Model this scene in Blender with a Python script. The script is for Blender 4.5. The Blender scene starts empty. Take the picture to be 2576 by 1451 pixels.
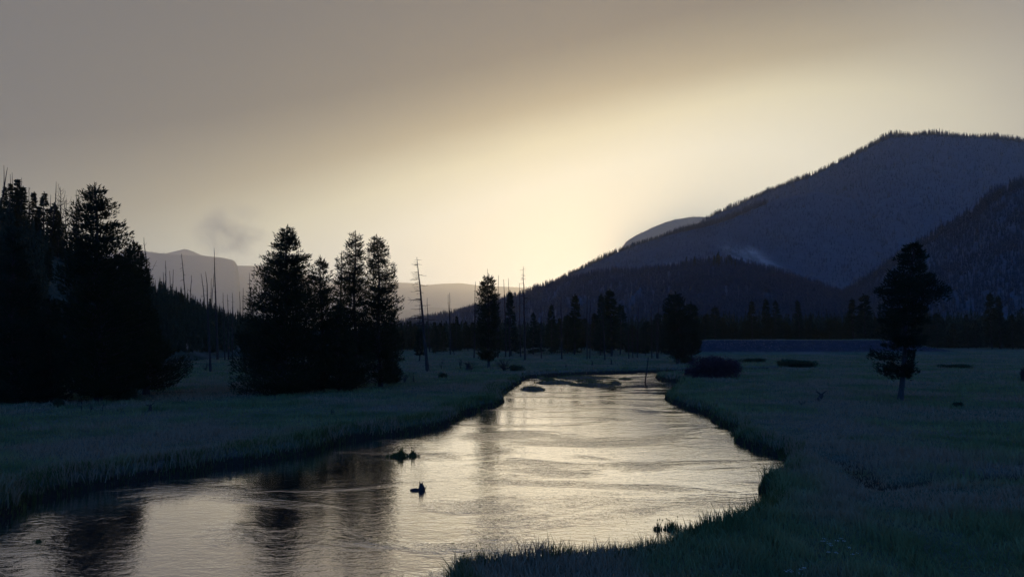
import bpy, math, random
import numpy as np
from mathutils import Vector

# ------------------------------------------------------------------ camera, world, sun, exposure
SC = bpy.context.scene
COL = SC.collection
CAMH, F = 7.0, 1900.0
PITCH = math.atan(114.5 / F)
cam_d = bpy.data.cameras.new("camera")
cam = bpy.data.objects.new("camera", cam_d)
COL.objects.link(cam)
cam.location = (0, 0, CAMH)
cam.rotation_euler = (math.pi / 2 + PITCH, 0, 0)
cam_d.sensor_width = 36
cam_d.lens = F / 2576 * 36
cam_d.clip_start = 0.5
cam_d.clip_end = 60000
SC.camera = cam
SC.render.engine = 'CYCLES'
SC.cycles.use_denoising = True
SC.cycles.max_bounces = 5
SC.cycles.diffuse_bounces = 2
SC.cycles.glossy_bounces = 3
SC.cycles.transmission_bounces = 2
SC.cycles.volume_bounces = 1
SC.cycles.caustics_reflective = False
SC.cycles.caustics_refractive = False
SC.cycles.volume_max_steps = 64
SC.view_settings.view_transform = 'Standard'
SC.view_settings.look = 'None'
SC.view_settings.exposure = 0
SC.view_settings.gamma = 1

SUN_AZ, SUN_EL = 9.5, 5.0      # degrees, east of the view axis and above the horizon


class E:
    """small arithmetic wrapper round shader sockets"""
    def __init__(s, nt, v): s.nt, s.v = nt, v
    def _op(s, op, *a):
        n = s.nt.nodes.new('ShaderNodeMath'); n.operation = op
        for i, x in enumerate((s,) + a):
            x = x.v if isinstance(x, E) else x
            if isinstance(x, (int, float)): n.inputs[i].default_value = x
            else: s.nt.links.new(x, n.inputs[i])
        return E(s.nt, n.outputs[0])
    def __add__(s, o): return s._op('ADD', o)
    def __sub__(s, o): return s._op('SUBTRACT', o)
    def __mul__(s, o): return s._op('MULTIPLY', o)
    def __truediv__(s, o): return s._op('DIVIDE', o)
    __radd__ = __add__
    __rmul__ = __mul__
    def f(s, op, *a): return s._op(op, *a)
    def sstep(s, a, b):
        n = s.nt.nodes.new('ShaderNodeMapRange'); n.interpolation_type = 'SMOOTHSTEP'
        s.nt.links.new(s.v, n.inputs[0]); n.inputs[1].default_value = a; n.inputs[2].default_value = b
        return E(s.nt, n.outputs[0])


def ramp(nt, fac, stops):
    r = nt.nodes.new('ShaderNodeValToRGB'); nt.links.new(fac, r.inputs[0])
    while len(r.color_ramp.elements) < len(stops): r.color_ramp.elements.new(0.5)
    for e, (p, c) in zip(r.color_ramp.elements, stops):
        e.position = p; e.color = (*c, 1)
    return r.outputs[0]


def mixc(nt, fac, a, b, mode='MIX'):
    n = nt.nodes.new('ShaderNodeMix'); n.data_type = 'RGBA'; n.blend_type = mode
    for i, x in ((0, fac), (6, a), (7, b)):
        if isinstance(x, (int, float)): n.inputs[i].default_value = x
        elif isinstance(x, tuple): n.inputs[i].default_value = (*x, 1)
        else: nt.links.new(x, n.inputs[i])
    return n.outputs[2]


def noise(nt, vec, scale, detail=3, rough=0.5, dist=0.0):
    n = nt.nodes.new('ShaderNodeTexNoise')
    if vec is not None: nt.links.new(vec, n.inputs['Vector'])
    n.inputs['Scale'].default_value = scale; n.inputs['Detail'].default_value = detail
    n.inputs['Roughness'].default_value = rough; n.inputs['Distortion'].default_value = dist
    return n.outputs[0]


def mapping(nt, vec, scale=(1, 1, 1), rot=(0, 0, 0), loc=(0, 0, 0)):
    m = nt.nodes.new('ShaderNodeMapping'); nt.links.new(vec, m.inputs[0])
    m.inputs['Scale'].default_value = scale; m.inputs['Rotation'].default_value = rot
    m.inputs['Location'].default_value = loc
    return m.outputs[0]


def build_world():
    w = bpy.data.worlds.new("World"); SC.world = w; w.use_nodes = True
    nt = w.node_tree; nt.nodes.clear()
    out = nt.nodes.new('ShaderNodeOutputWorld')
    tc = nt.nodes.new('ShaderNodeTexCoord')
    sep = nt.nodes.new('ShaderNodeSeparateXYZ'); nt.links.new(tc.outputs['Generated'], sep.inputs[0])
    x, y, z = (E(nt, sep.outputs[i]) for i in range(3))
    az = x.f('ARCTAN2', y) * 57.2958
    el = z.f('ARCSINE') * 57.2958
    # streaky cloud deck seen through smoke
    dome = mapping(nt, tc.outputs['Generated'], scale=(1.2, 1.2, 5.0), rot=(0, math.radians(-14), 0))
    st = E(nt, noise(nt, dome, 1.7, 4, 0.5, 0.3)) - 0.5
    # the veiled sun behind the deck
    th = math.radians(13)
    da = az - 12.5; de = el - 10.0
    u = da * math.cos(th) + de * math.sin(th)
    v = de * math.cos(th) - da * math.sin(th)
    vv = v + st * 5.0
    g1 = ((u / 29.0).f('POWER', 2) + (vv / 8.9).f('POWER', 2)) * -1.0
    g1 = g1.f('EXPONENT')
    dh = az + 1.0
    g2 = ((el / 12.0).f('POWER', 2) + (dh / 50.0).f('POWER', 2)) * -1.0
    g2 = g2.f('EXPONENT') * 0.68
    de2 = el - 13.0
    g3 = ((da / 42.0).f('POWER', 2) + (de2 / 16.0).f('POWER', 2)) * -1.0
    g3 = g3.f('EXPONENT') * 0.13
    T = g1 * 0.68 + g2 + g3 + st * 0.10
    veil = ramp(nt, T.v, [(0.0, (0.188, 0.172, 0.162)), (0.20, (0.215, 0.190, 0.160)), (0.42, (0.44, 0.375, 0.255)),
                          (0.65, (0.77, 0.69, 0.47)), (0.92, (0.90, 0.83, 0.63))])
    # away from the glow (overhead, behind) the veil turns blue
    top = el.sstep(24, 50)
    veil = mixc(nt, top.v, veil, (0.15, 0.225, 0.34))
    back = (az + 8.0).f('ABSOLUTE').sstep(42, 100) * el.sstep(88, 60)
    veil = mixc(nt, back.v, veil, (0.05, 0.53, 2.0))  # unseen strong blue behind the camera, added to tint the hills facing it
    right = az.sstep(18, 42) * 0.35
    veil = mixc(nt, right.v, veil, (0.30, 0.30, 0.33))
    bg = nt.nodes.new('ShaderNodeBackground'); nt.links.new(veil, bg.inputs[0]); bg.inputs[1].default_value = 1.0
    sky = nt.nodes.new('ShaderNodeTexSky'); sky.sky_type = 'NISHITA'; sky.sun_disc = False
    sky.sun_elevation = math.radians(SUN_EL); sky.sun_rotation = math.radians(SUN_AZ)
    sky.dust_density = 4.0
    bs = nt.nodes.new('ShaderNodeBackground'); nt.links.new(sky.outputs[0], bs.inputs[0]); bs.inputs[1].default_value = 0.05
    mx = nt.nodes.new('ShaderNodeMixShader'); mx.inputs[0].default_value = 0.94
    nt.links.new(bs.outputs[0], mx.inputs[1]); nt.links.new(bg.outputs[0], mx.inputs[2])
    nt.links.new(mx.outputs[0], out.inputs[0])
    w.cycles.sampling_method = 'MANUAL'; w.cycles.sample_map_resolution = 512


build_world()

sd = bpy.data.lights.new("sun", 'SUN'); sd.energy = 1.7; sd.angle = math.radians(2); sd.color = (1, .73, .40)
so = bpy.data.objects.new("sun", sd); COL.objects.link(so)
_a, _e = math.radians(SUN_AZ), math.radians(SUN_EL)
_d = Vector((math.sin(_a) * math.cos(_e), math.cos(_a) * math.cos(_e), math.sin(_e)))
so.rotation_euler = _d.to_track_quat('Z', 'Y').to_euler()

# ------------------------------------------------------------------ helpers
rng = np.random.default_rng(7)
R = random.Random(3)


def ray(px, py):
    a = (px - 1288) / F; b = (725.5 - py) / F
    cp, sp = math.cos(PITCH), math.sin(PITCH)
    return a, cp - b * sp, sp + b * cp


def gnd(px, py, z=0.0):
    a, d, u = ray(px, py); t = (z - CAMH) / u
    return a * t, d * t


def at(px, py, Y):
    a, d, u = ray(px, py); t = Y / d
    return np.array([a * t, Y, CAMH + u * t])


def hash2(ix, iy, s):
    h = (ix * 374761393 + iy * 668265263 + s * 974711) & 0xffffffff
    h = ((h ^ (h >> 13)) * 1274126177) & 0xffffffff
    return ((h ^ (h >> 16)) & 0xffff) / 65535.0


def vnoise(x, y, s=0):
    x = np.asarray(x, float); y = np.asarray(y, float)
    ix = np.floor(x).astype(np.int64); iy = np.floor(y).astype(np.int64)
    fx = x - ix; fy = y - iy
    fx = fx * fx * (3 - 2 * fx); fy = fy * fy * (3 - 2 * fy)
    a = hash2(ix, iy, s); b = hash2(ix + 1, iy, s); c = hash2(ix, iy + 1, s); d = hash2(ix + 1, iy + 1, s)
    return (a * (1 - fx) + b * fx) * (1 - fy) + (c * (1 - fx) + d * fx) * fy


def fbm(x, y, o=4, s=0):
    v = 0; a = 0.5
    for i in range(o):
        v = v + a * (vnoise(x * 2 ** i, y * 2 ** i, s + i) - 0.5); a *= 0.5
    return v


def sm(x, a, b):
    t = np.clip((x - a) / (b - a), 0, 1); return t * t * (3 - 2 * t)


class MB:
    def __init__(s): s.v = []; s.f = []; s.m = []; s.n = 0
    def add(s, V, Fc, mat=0):
        V = np.asarray(V, np.float32).reshape(-1, 3); Fc = np.asarray(Fc, np.int32).reshape(-1, 3)
        s.v.append(V); s.f.append(Fc + s.n); s.m.append(np.full(len(Fc), mat, np.int32)); s.n += len(V)
    def mesh(s, name, mats, smooth=False):
        V = np.concatenate(s.v); Fc = np.concatenate(s.f); M = np.concatenate(s.m)
        me = bpy.data.meshes.new(name)
        me.vertices.add(len(V)); me.vertices.foreach_set('co', V.ravel())
        me.loops.add(len(Fc) * 3); me.loops.foreach_set('vertex_index', Fc.ravel())
        me.polygons.add(len(Fc)); me.polygons.foreach_set('loop_start', np.arange(0, len(Fc) * 3, 3, dtype=np.int32))
        me.polygons.foreach_set('loop_total', np.full(len(Fc), 3, np.int32))
        for m in mats: me.materials.append(m)
        me.polygons.foreach_set('material_index', M)
        if smooth: me.polygons.foreach_set('use_smooth', np.ones(len(Fc), bool))
        me.update(calc_edges=True); me.validate()
        return me
    def build(s, name, mats, parent=None, smooth=False):
        if not isinstance(mats, list): mats = [mats]
        o = bpy.data.objects.new(name, s.mesh(name, mats, smooth)); COL.objects.link(o)
        if parent: o.parent = parent
        return o


def tag(o, label=None, cat=None, group=None, kind=None):
    if label: o['label'] = label
    if cat: o['category'] = cat
    if group: o['group'] = group
    if kind: o['kind'] = kind
    return o


def empty(name, loc, rz=0):
    o = bpy.data.objects.new(name, None); COL.objects.link(o); o.location = loc; o.rotation_euler = (0, 0, rz)
    o.empty_display_size = 0.5
    return o


def tubes(mb, P, Rr, sides=4, mat=0):
    """P [n,k,3] paths, Rr [n,k] radii"""
    P = np.asarray(P, float); Rr = np.asarray(Rr, float); n, k, _ = P.shape
    T = np.gradient(P, axis=1); T /= np.linalg.norm(T, axis=2, keepdims=True) + 1e-9
    ref = np.where(np.abs(T[..., 2:3]) > 0.8, np.array([1., 0, 0]), np.array([0, 0, 1.]))
    U = np.cross(T, ref); U /= np.linalg.norm(U, axis=2, keepdims=True) + 1e-9
    W = np.cross(T, U)
    a = np.arange(sides) * 2 * np.pi / sides
    V = P[:, :, None] + Rr[:, :, None, None] * (U[:, :, None] * np.cos(a)[None, None, :, None] + W[:, :, None] * np.sin(a)[None, None, :, None])
    i = np.arange(n)[:, None, None] * k * sides + np.arange(k - 1)[None, :, None] * sides
    j = np.arange(sides)[None, None, :]; j2 = (j + 1) % sides
    a0 = i + j; a1 = i + j2; b0 = a0 + sides; b1 = a1 + sides
    mb.add(V, np.stack([np.stack([a0, a1, b1], -1), np.stack([a0, b1, b0], -1)], -2), mat)


def shoots(mb, P, D, L, W, mat=0, planes=3):
    n = len(P)
    D = D / (np.linalg.norm(D, axis=1, keepdims=True) + 1e-9)
    ref = rng.normal(size=(n, 3)); U = np.cross(D, ref); U /= np.linalg.norm(U, axis=1, keepdims=True) + 1e-9
    Wv = np.cross(D, U)
    a = np.arange(planes) * np.pi / planes
    S = U[:, None] * np.cos(a)[None, :, None] + Wv[:, None] * np.sin(a)[None, :, None]
    L = np.broadcast_to(np.asarray(L, float), (n,)); W = np.broadcast_to(np.asarray(W, float), (n,))
    w = W[:, None, None]
    mid = (P + D * (L * 0.3)[:, None])[:, None]
    V = np.stack([np.broadcast_to(P[:, None], S.shape), mid + S * w, np.broadcast_to((P + D * L[:, None])[:, None], S.shape), mid - S * w], 2)
    i = np.arange(n * planes)[:, None, None] * 4
    mb.add(V, i + np.array([[0, 1, 2], [0, 2, 3]])[None], mat)


def blades(mb, P, h, w, lean, mat=0):
    n = len(P); a = rng.uniform(0, 2 * np.pi, n); s = np.stack([np.cos(a), np.sin(a), np.zeros(n)], 1) * w[:, None]
    b = rng.uniform(0, 2 * np.pi, n); l = np.stack([np.cos(b), np.sin(b), np.zeros(n)], 1) * (lean * h)[:, None]
    up = np.zeros((n, 3)); up[:, 2] = h
    m = P + up * 0.55 + l * 0.3
    V = np.stack([P - s, P + s, m - s * 0.7, m + s * 0.7, P + up + l], 1)
    i = np.arange(n)[:, None, None] * 5
    mb.add(V, i + np.array([[0, 1, 3], [0, 3, 2], [2, 3, 4]])[None], mat)


# ------------------------------------------------------------------ materials
def new_mat(name):
    m = bpy.data.materials.new(name); m.use_nodes = True; nt = m.node_tree; nt.nodes.clear()
    out = nt.nodes.new('ShaderNodeOutputMaterial')
    tc = nt.nodes.new('ShaderNodeTexCoord')
    return m, nt, out, tc.outputs['Object']


def leaf_mat(name, c1, c2, scale, trans=0.25, c3=None, scale3=0.05, geo=False):
    m, nt, out, oc = new_mat(name)
    n = noise(nt, oc, scale, 2)
    c = ramp(nt, n, [(0.3, c1), (0.7, c2)])
    if c3:
        n3 = noise(nt, oc, scale3, 3, 0.6)
        c = mixc(nt, E(nt, n3).sstep(0.45, 0.58).v, c, c3)
    d = nt.nodes.new('ShaderNodeBsdfDiffuse'); nt.links.new(c, d.inputs[0])
    t = nt.nodes.new('ShaderNodeBsdfTranslucent'); nt.links.new(c, t.inputs[0])
    x = nt.nodes.new('ShaderNodeMixShader'); x.inputs[0].default_value = trans
    nt.links.new(d.outputs[0], x.inputs[1]); nt.links.new(t.outputs[0], x.inputs[2]); nt.links.new(x.outputs[0], out.inputs[0])
    return m


def bark_mat(name, c1, c2, scale=6):
    m, nt, out, oc = new_mat(name)
    n = noise(nt, mapping(nt, oc, (1, 1, .25)), scale, 4, 0.6)
    c = ramp(nt, n, [(0.35, c1), (0.65, c2)])
    p = nt.nodes.new('ShaderNodeBsdfPrincipled'); nt.links.new(c, p.inputs['Base Color']); p.inputs['Roughness'].default_value = 0.9
    p.inputs['Specular IOR Level'].default_value = 0.15
    b = nt.nodes.new('ShaderNodeBump'); nt.links.new(n, b.inputs['Height']); b.inputs['Distance'].default_value = 0.03
    nt.links.new(b.outputs[0], p.inputs['Normal']); nt.links.new(p.outputs[0], out.inputs[0])
    return m


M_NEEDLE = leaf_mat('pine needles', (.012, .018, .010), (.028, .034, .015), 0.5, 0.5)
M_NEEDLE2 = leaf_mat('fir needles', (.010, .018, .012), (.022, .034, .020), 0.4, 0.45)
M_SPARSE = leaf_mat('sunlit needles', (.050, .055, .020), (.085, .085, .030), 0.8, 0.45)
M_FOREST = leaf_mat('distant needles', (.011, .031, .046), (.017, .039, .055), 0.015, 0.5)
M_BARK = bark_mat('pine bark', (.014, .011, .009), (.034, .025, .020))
M_DEAD = bark_mat('dead wood', (.010, .007, .006), (.024, .016, .013), 4)
M_PALE = bark_mat('bleached wood', (.16, .14, .13), (.30, .28, .25), 4)
M_GRASS = leaf_mat('meadow grass', (.050, .070, .026), (.124, .124, .052), 0.22, 0.3, (.150, .104, .064), 0.07)
M_SEDGE = leaf_mat('sedge', (.020, .040, .014), (.070, .076, .026), 1.6, 0.5)
M_SHRUB_RED = leaf_mat('purple brown willow leaves', (.045, .022, .026), (.085, .040, .042), 1.5, 0.2)
M_SHRUB = leaf_mat('dark green shrub leaves', (.018, .032, .018), (.035, .055, .028), 1.5, 0.2)
M_FLOWER = leaf_mat('white flower heads', (.22, .23, .20), (.34, .34, .30), 3, 0.3)


def ground_mat():
    m, nt, out, oc = new_mat('meadow ground')
    n1 = noise(nt, oc, 0.055, 4, 0.6); n2 = noise(nt, oc, 0.6, 4, 0.65); n3 = noise(nt, mapping(nt, oc, (1, .35, 1)), 9.0, 3, 0.7)
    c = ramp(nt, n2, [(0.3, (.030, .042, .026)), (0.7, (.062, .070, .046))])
    c = mixc(nt, E(nt, n1).sstep(0.46, 0.62).v, c, (.080, .066, .052))
    c = mixc(nt, (E(nt, n3).sstep(0.40, 0.62) * 0.5).v, c, (.022, .030, .018))
    # wet soil below the turf line, on the banks and the bed
    sep = nt.nodes.new('ShaderNodeSeparateXYZ'); nt.links.new(oc, sep.inputs[0])
    wet = E(nt, sep.outputs[2]).sstep(-0.15, -0.45)
    c = mixc(nt, wet.v, c, (.020, .016, .012))
    high = E(nt, sep.outputs[2]).sstep(.7, 1.3) * E(nt, sep.outputs[2]).sstep(4.95, 4.7)
    c = mixc(nt, high.v, c, ramp(nt, n2, [(.3, (.012, .013, .018)), (.7, (.026, .026, .032))]))
    p = nt.nodes.new('ShaderNodeBsdfPrincipled'); nt.links.new(c, p.inputs['Base Color']); p.inputs['Roughness'].default_value = 1
    p.inputs['Specular IOR Level'].default_value = 0.0
    b = nt.nodes.new('ShaderNodeBump'); nt.links.new(n3, b.inputs['Height']); b.inputs['Distance'].default_value = 0.25
    nt.links.new(b.outputs[0], p.inputs['Normal']); nt.links.new(p.outputs[0], out.inputs[0])
    return m


def hill_mat(name, c1, c2, c3, s1, s2):
    m, nt, out, oc = new_mat(name)
    n1 = noise(nt, oc, s1, 5, 0.65); n2 = noise(nt, mapping(nt, oc, (1, 1, .4)), s2, 4, 0.7)
    c = ramp(nt, n2, [(0.35, c1), (0.65, c2)])
    c = mixc(nt, (E(nt, n1).sstep(0.52, 0.68) * 0.7).v, c, c3)
    p = nt.nodes.new('ShaderNodeBsdfPrincipled'); nt.links.new(c, p.inputs['Base Color']); p.inputs['Roughness'].default_value = 1
    p.inputs['Specular IOR Level'].default_value = 0.0
    b = nt.nodes.new('ShaderNodeBump'); nt.links.new(n2, b.inputs['Height']); b.inputs['Distance'].default_value = 0.35 / s2
    nt.links.new(b.outputs[0], p.inputs['Normal']); nt.links.new(p.outputs[0], out.inputs[0])
    return m


def water_mat():
    m, nt, out, oc = new_mat('river water')
    def dots(sc, rot, sx, sy, det, dist=0.0, loc=(0, 0, 0)):
        return E(nt, noise(nt, mapping(nt, oc, (sx, sy, 1), (0, 0, rot), loc), sc, det, 0.55, dist))
    a = dots(1.0, 0.15, 0.45, 1.0, 2, 0.4)
    b = dots(3.2, -0.2, 0.5, 1.0, 3, 0.6, (7, 3, 0))
    c = dots(11.0, 0.1, 0.5, 1.0, 2, 0.0, (1, 9, 0))
    riff = dots(0.11, -0.35, 0.75, 1.3, 5, 0.7, (2.3, 1.1, 0)).sstep(0.48, 0.66)     # broken riffles over shoals
    calm = dots(0.05, 0.3, 1, 1, 3, 0.5, (9.3, 4.1, 0)).sstep(0.35, 0.6)
    amp = riff * 1.2 + calm * 0.28 + 0.20
    h = (a * 0.55 + b * 0.70 + c * 0.25) * amp
    bp = nt.nodes.new('ShaderNodeBump'); nt.links.new(h.v, bp.inputs['Height'])
    bp.inputs['Distance'].default_value = 0.052; bp.inputs['Strength'].default_value = 1.0
    gl = nt.nodes.new('ShaderNodeBsdfGlossy'); gl.inputs['Roughness'].default_value = 0.04
    gl.inputs[0].default_value = (.95, .95, .95, 1)
    nt.links.new(bp.outputs[0], gl.inputs['Normal'])
    df = nt.nodes.new('ShaderNodeBsdfDiffuse'); df.inputs[0].default_value = (.018, .018, .020, 1)
    fr = nt.nodes.new('ShaderNodeFresnel'); fr.inputs['IOR'].default_value = 1.9; nt.links.new(bp.outputs[0], fr.inputs['Normal'])
    fac = (E(nt, fr.outputs[0]) * 1.25 + 0.42).f('MINIMUM', 0.97)
    mx = nt.nodes.new('ShaderNodeMixShader'); nt.links.new(fac.v, mx.inputs[0])
    nt.links.new(df.outputs[0], mx.inputs[1]); nt.links.new(gl.outputs[0], mx.inputs[2]); nt.links.new(mx.outputs[0], out.inputs[0])
    return m


# ------------------------------------------------------------------ river outline and the valley floor
WZ = -0.8
left_bank = [(-700, 1500), (-300, 1380), (0, 1292), (100, 1258), (200, 1233), (300, 1216), (400, 1197), (560, 1172), (700, 1150),
             (800, 1132), (880, 1108), (1000, 1092), (1100, 1077), (1145, 1058), (1170, 1042), (1240, 1021), (1266, 1009), (1255, 996), (1277, 978),
             (1302, 967), (1306, 956), (1335, 950), (1400, 944), (1500, 940), (1560, 938), (1640, 936.5), (1800, 933), (1960, 930)]
right_bank = [(1960, 936), (1800, 938), (1700, 943), (1655, 947), (1660, 952), (1700, 958), (1716, 960), (1708, 968), (1722, 974), (1700, 984), (1678, 1000),
              (1690, 1012), (1740, 1028), (1790, 1040), (1805, 1060), (1850, 1080), (1860, 1108), (1915, 1126), (1992, 1148), (1985, 1165), (1945, 1185),
              (1950, 1225), (1940, 1250), (1865, 1280), (1790, 1305), (1700, 1335), (1640, 1358), (1540, 1382), (1400, 1402), (1270, 1412), (1170, 1432),
              (1140, 1460), (1150, 1560), (1300, 1800), (1400, 2300)]
poly = [gnd(px, py, WZ) for px, py in left_bank] + [gnd(px, py, WZ + .15 if py < 1151 and i < 19 else .10) for i, (px, py) in enumerate(right_bank)]
poly += [(-12, 2.0), (-40, 4.0), (-60, 16.0)]
POLY = np.array(poly)


def river_sd(x, y):
    """signed distance to the river outline, negative in the water"""
    x = np.asarray(x, float); y = np.asarray(y, float)
    d = np.full(x.shape, 1e9); ins = np.zeros(x.shape, bool)
    n = len(POLY)
    for i in range(n):
        ax, ay = POLY[i]; bx, by = POLY[(i + 1) % n]
        ex, ey = bx - ax, by - ay
        t = np.clip(((x - ax) * ex + (y - ay) * ey) / (ex * ex + ey * ey + 1e-9), 0, 1)
        d = np.minimum(d, np.hypot(x - ax - t * ex, y - ay - t * ey))
        if ay != by:
            c = ((ay > y) != (by > y)) & (x < (bx - ax) * (y - ay) / (by - ay) + ax)
            ins ^= c
    s = np.where(ins, -d, d)
    return s + fbm(x * 0.8, y * 0.8, 3, 5) * 1.1 + fbm(x * 0.22 + 9, y * 0.22, 2, 15) * 1.6 + .1


DITCH = [gnd(px, py) for px, py in [(2120, 1150), (2170, 1185), (2210, 1212), (2280, 1208), (2400, 1196), (2620, 1185)]]


def seg_dist(x, y, pts):
    d = np.full(np.shape(x), 1e9)
    for (ax, ay), (bx, by) in zip(pts[:-1], pts[1:]):
        ex, ey = bx - ax, by - ay
        t = np.clip(((x - ax) * ex + (y - ay) * ey) / (ex * ex + ey * ey + 1e-9), 0, 1)
        d = np.minimum(d, np.hypot(x - ax - t * ex, y - ay - t * ey))
    return d


def ground_z(x, y, s=None):
    x = np.asarray(x, float); y = np.asarray(y, float)
    if s is None: s = river_sd(x, y)
    r = np.hypot(x, y)
    z = fbm(x * 0.05, y * 0.05, 4, 11) * 0.55 * sm(s, 0.5, 9) + fbm(x * 0.4, y * 0.4, 3, 3) * 0.16
    z = z + 0.10 * np.exp(-((s - 1.2) / 1.0) ** 2)
    z = z * sm(s, -0.3, 0.8)
    z = np.where(s < 0.7, z * sm(s, -0.5, .7) - 1.7 * (1 - sm(s, -1.0, 0.55)), z)
    dd = seg_dist(x, y, DITCH)
    z = z - 0.42 * np.exp(-(dd / 1.1) ** 2) * (s > 0.7) * (1 - sm(x, 24, 34))
    # long roadway fill across the far right of the meadow
    m = sm(x, 52, 70) * (1 - sm(x, 128, 165))
    yc = 262 + 0.02 * x
    emb = (5.0 + .5 * fbm(x * .08, y * .02, 3, 61)) * sm(y, yc - 9.5, yc) * (1 - sm(y, yc + 8, yc + 20))
    z = z + emb * m
    return z


def build_ground():
    rr = [0.3, 2, 4, 6, 8, 9.5]
    r = 10.5
    while r < 420: rr.append(r); r *= 1.0105
    while r < 24000: rr.append(r); r *= 1.06
    rr = np.array(rr)
    aa = np.concatenate([np.radians(np.arange(-180, -46, 4.0)), np.radians(np.arange(-46, 46, 0.13)), np.radians(np.arange(46, 180.1, 4.0))])
    aa[-1] = np.pi
    A, RR = np.meshgrid(aa, rr)
    X = RR * np.sin(A); Y = RR * np.cos(A)
    Z = np.zeros_like(X)
    near = RR < 500
    Z[near] = ground_z(X[near], Y[near])
    k, n = X.shape
    V = np.stack([X, Y, Z], -1)
    i = np.arange(k - 1)[:, None] * n + np.arange(n - 1)[None]
    mb = MB(); mb.add(V, np.stack([np.stack([i, i + 1, i + n + 1], -1), np.stack([i, i + n + 1, i + n], -1)], -2))
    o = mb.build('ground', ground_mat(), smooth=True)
    tag(o, kind='structure')


build_ground()
PATH = [gnd(px, py) for px, py in [(1905, 1062), (1990, 1098), (2070, 1132), (2130, 1172), (2185, 1222), (2240, 1268), (2330, 1330), (2450, 1420), (2520, 1500)]]


def build_water():
    mb = MB(); xs = np.linspace(-75, 75, 31); ys = np.linspace(-4, 190, 40)
    X, Y = np.meshgrid(xs, ys); Z = np.full(X.shape, WZ); k, n = X.shape
    i = np.arange(k - 1)[:, None] * n + np.arange(n - 1)[None]
    mb.add(np.stack([X, Y, Z], -1), np.stack([np.stack([i, i + 1, i + n + 1], -1), np.stack([i, i + n + 1, i + n], -1)], -2))
    tag(mb.build('water', water_mat(), smooth=True), 'wide shallow river bending through the meadow', kind='structure')


build_water()




# ------------------------------------------------------------------ hills and mountains
class Hill:
    def __init__(s, name, label, pts, foot, mat, back=0.5, p=1.15, gully=0.06, ns=160, nt=46, rough=0.0):
        s.pts = pts; s.foot = foot; s.back = back; s.p = p; s.gully = gully; s.rough = rough
        s.x0, s.x1 = pts[0][0], pts[-1][0]
        u = np.linspace(s.x0, s.x1, ns); t = np.concatenate([np.linspace(-1, 0, nt), np.linspace(0, 1, 12)[1:]])
        U, T = np.meshgrid(u, t)
        V = s.pos(U, T); k, n = U.shape
        i = np.arange(k - 1)[:, None] * n + np.arange(n - 1)[None]
        mb = MB(); mb.add(V, np.stack([np.stack([i, i + 1, i + n + 1], -1), np.stack([i, i + n + 1, i + n], -1)], -2))
        s.o = tag(mb.build(name, mat, smooth=True), label, kind='structure')
    def pos(s, U, T):
        U = np.asarray(U, float); T = np.asarray(T, float)
        px = [q[0] for q in s.pts]; py = np.interp(U, px, [q[1] for q in s.pts]); D = []
        d0 = None
        for q in s.pts:
            d0 = q[2] if len(q) > 2 else d0
            D.append(d0)
        D = np.interp(U, px, D)
        a = (U - 1288) / F; b = (725.5 - py) / F; cp, sp = math.cos(PITCH), math.sin(PITCH)
        dy = cp - b * sp; dz = sp + b * cp
        H = CAMH + dz / dy * D
        # the ground distance at parameter T; columns fan out from the ridge's own bearing
        Y = np.where(T < 0, D * (1 + T * (1 - s.foot)), D * (1 + T * s.back))
        X = a / dy * D * np.where(T < 0, 1 + T * (1 - s.foot), 1 + T * s.back)
        q = np.abs(T)
        z = H * (1 - q) ** s.p
        L = D[..., None] if False else D
        w = np.minimum(q * 4, 1) * (1 - q) ** .5
        g = fbm(X / (L * .10) + 31, Y / (L * .16) + 7, 4, 17)
        z = z + H * s.gully * 2.2 * (g - 0.12) * w
        if s.rough: z = z + s.rough * D * fbm(U * 0.05, T * 0 + 3, 4, 23)
        return np.stack([X, Y, z - 1.5 * (q > .97)], -1)


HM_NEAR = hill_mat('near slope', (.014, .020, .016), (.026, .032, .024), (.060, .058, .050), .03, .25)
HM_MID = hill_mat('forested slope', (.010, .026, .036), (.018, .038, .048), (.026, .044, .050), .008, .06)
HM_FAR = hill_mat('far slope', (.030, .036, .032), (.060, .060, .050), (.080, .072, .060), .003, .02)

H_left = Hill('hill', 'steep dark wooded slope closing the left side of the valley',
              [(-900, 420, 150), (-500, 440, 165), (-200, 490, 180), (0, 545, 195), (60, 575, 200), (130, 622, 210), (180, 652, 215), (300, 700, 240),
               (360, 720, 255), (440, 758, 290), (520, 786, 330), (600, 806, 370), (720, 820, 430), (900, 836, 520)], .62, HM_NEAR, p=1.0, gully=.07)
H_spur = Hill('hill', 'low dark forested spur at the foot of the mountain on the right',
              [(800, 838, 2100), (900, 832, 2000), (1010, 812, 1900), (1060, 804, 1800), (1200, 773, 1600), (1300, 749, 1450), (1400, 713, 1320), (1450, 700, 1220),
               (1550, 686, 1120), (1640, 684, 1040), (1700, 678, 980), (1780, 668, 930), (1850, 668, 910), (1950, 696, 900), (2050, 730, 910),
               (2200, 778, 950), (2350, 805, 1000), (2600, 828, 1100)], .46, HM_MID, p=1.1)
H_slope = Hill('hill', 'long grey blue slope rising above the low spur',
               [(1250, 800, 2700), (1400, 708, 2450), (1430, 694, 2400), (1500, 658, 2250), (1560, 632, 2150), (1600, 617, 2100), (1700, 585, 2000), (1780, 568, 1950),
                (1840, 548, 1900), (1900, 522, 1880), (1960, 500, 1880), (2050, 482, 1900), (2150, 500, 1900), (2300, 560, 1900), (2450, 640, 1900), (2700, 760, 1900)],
               .5, HM_MID, p=1.05)
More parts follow.
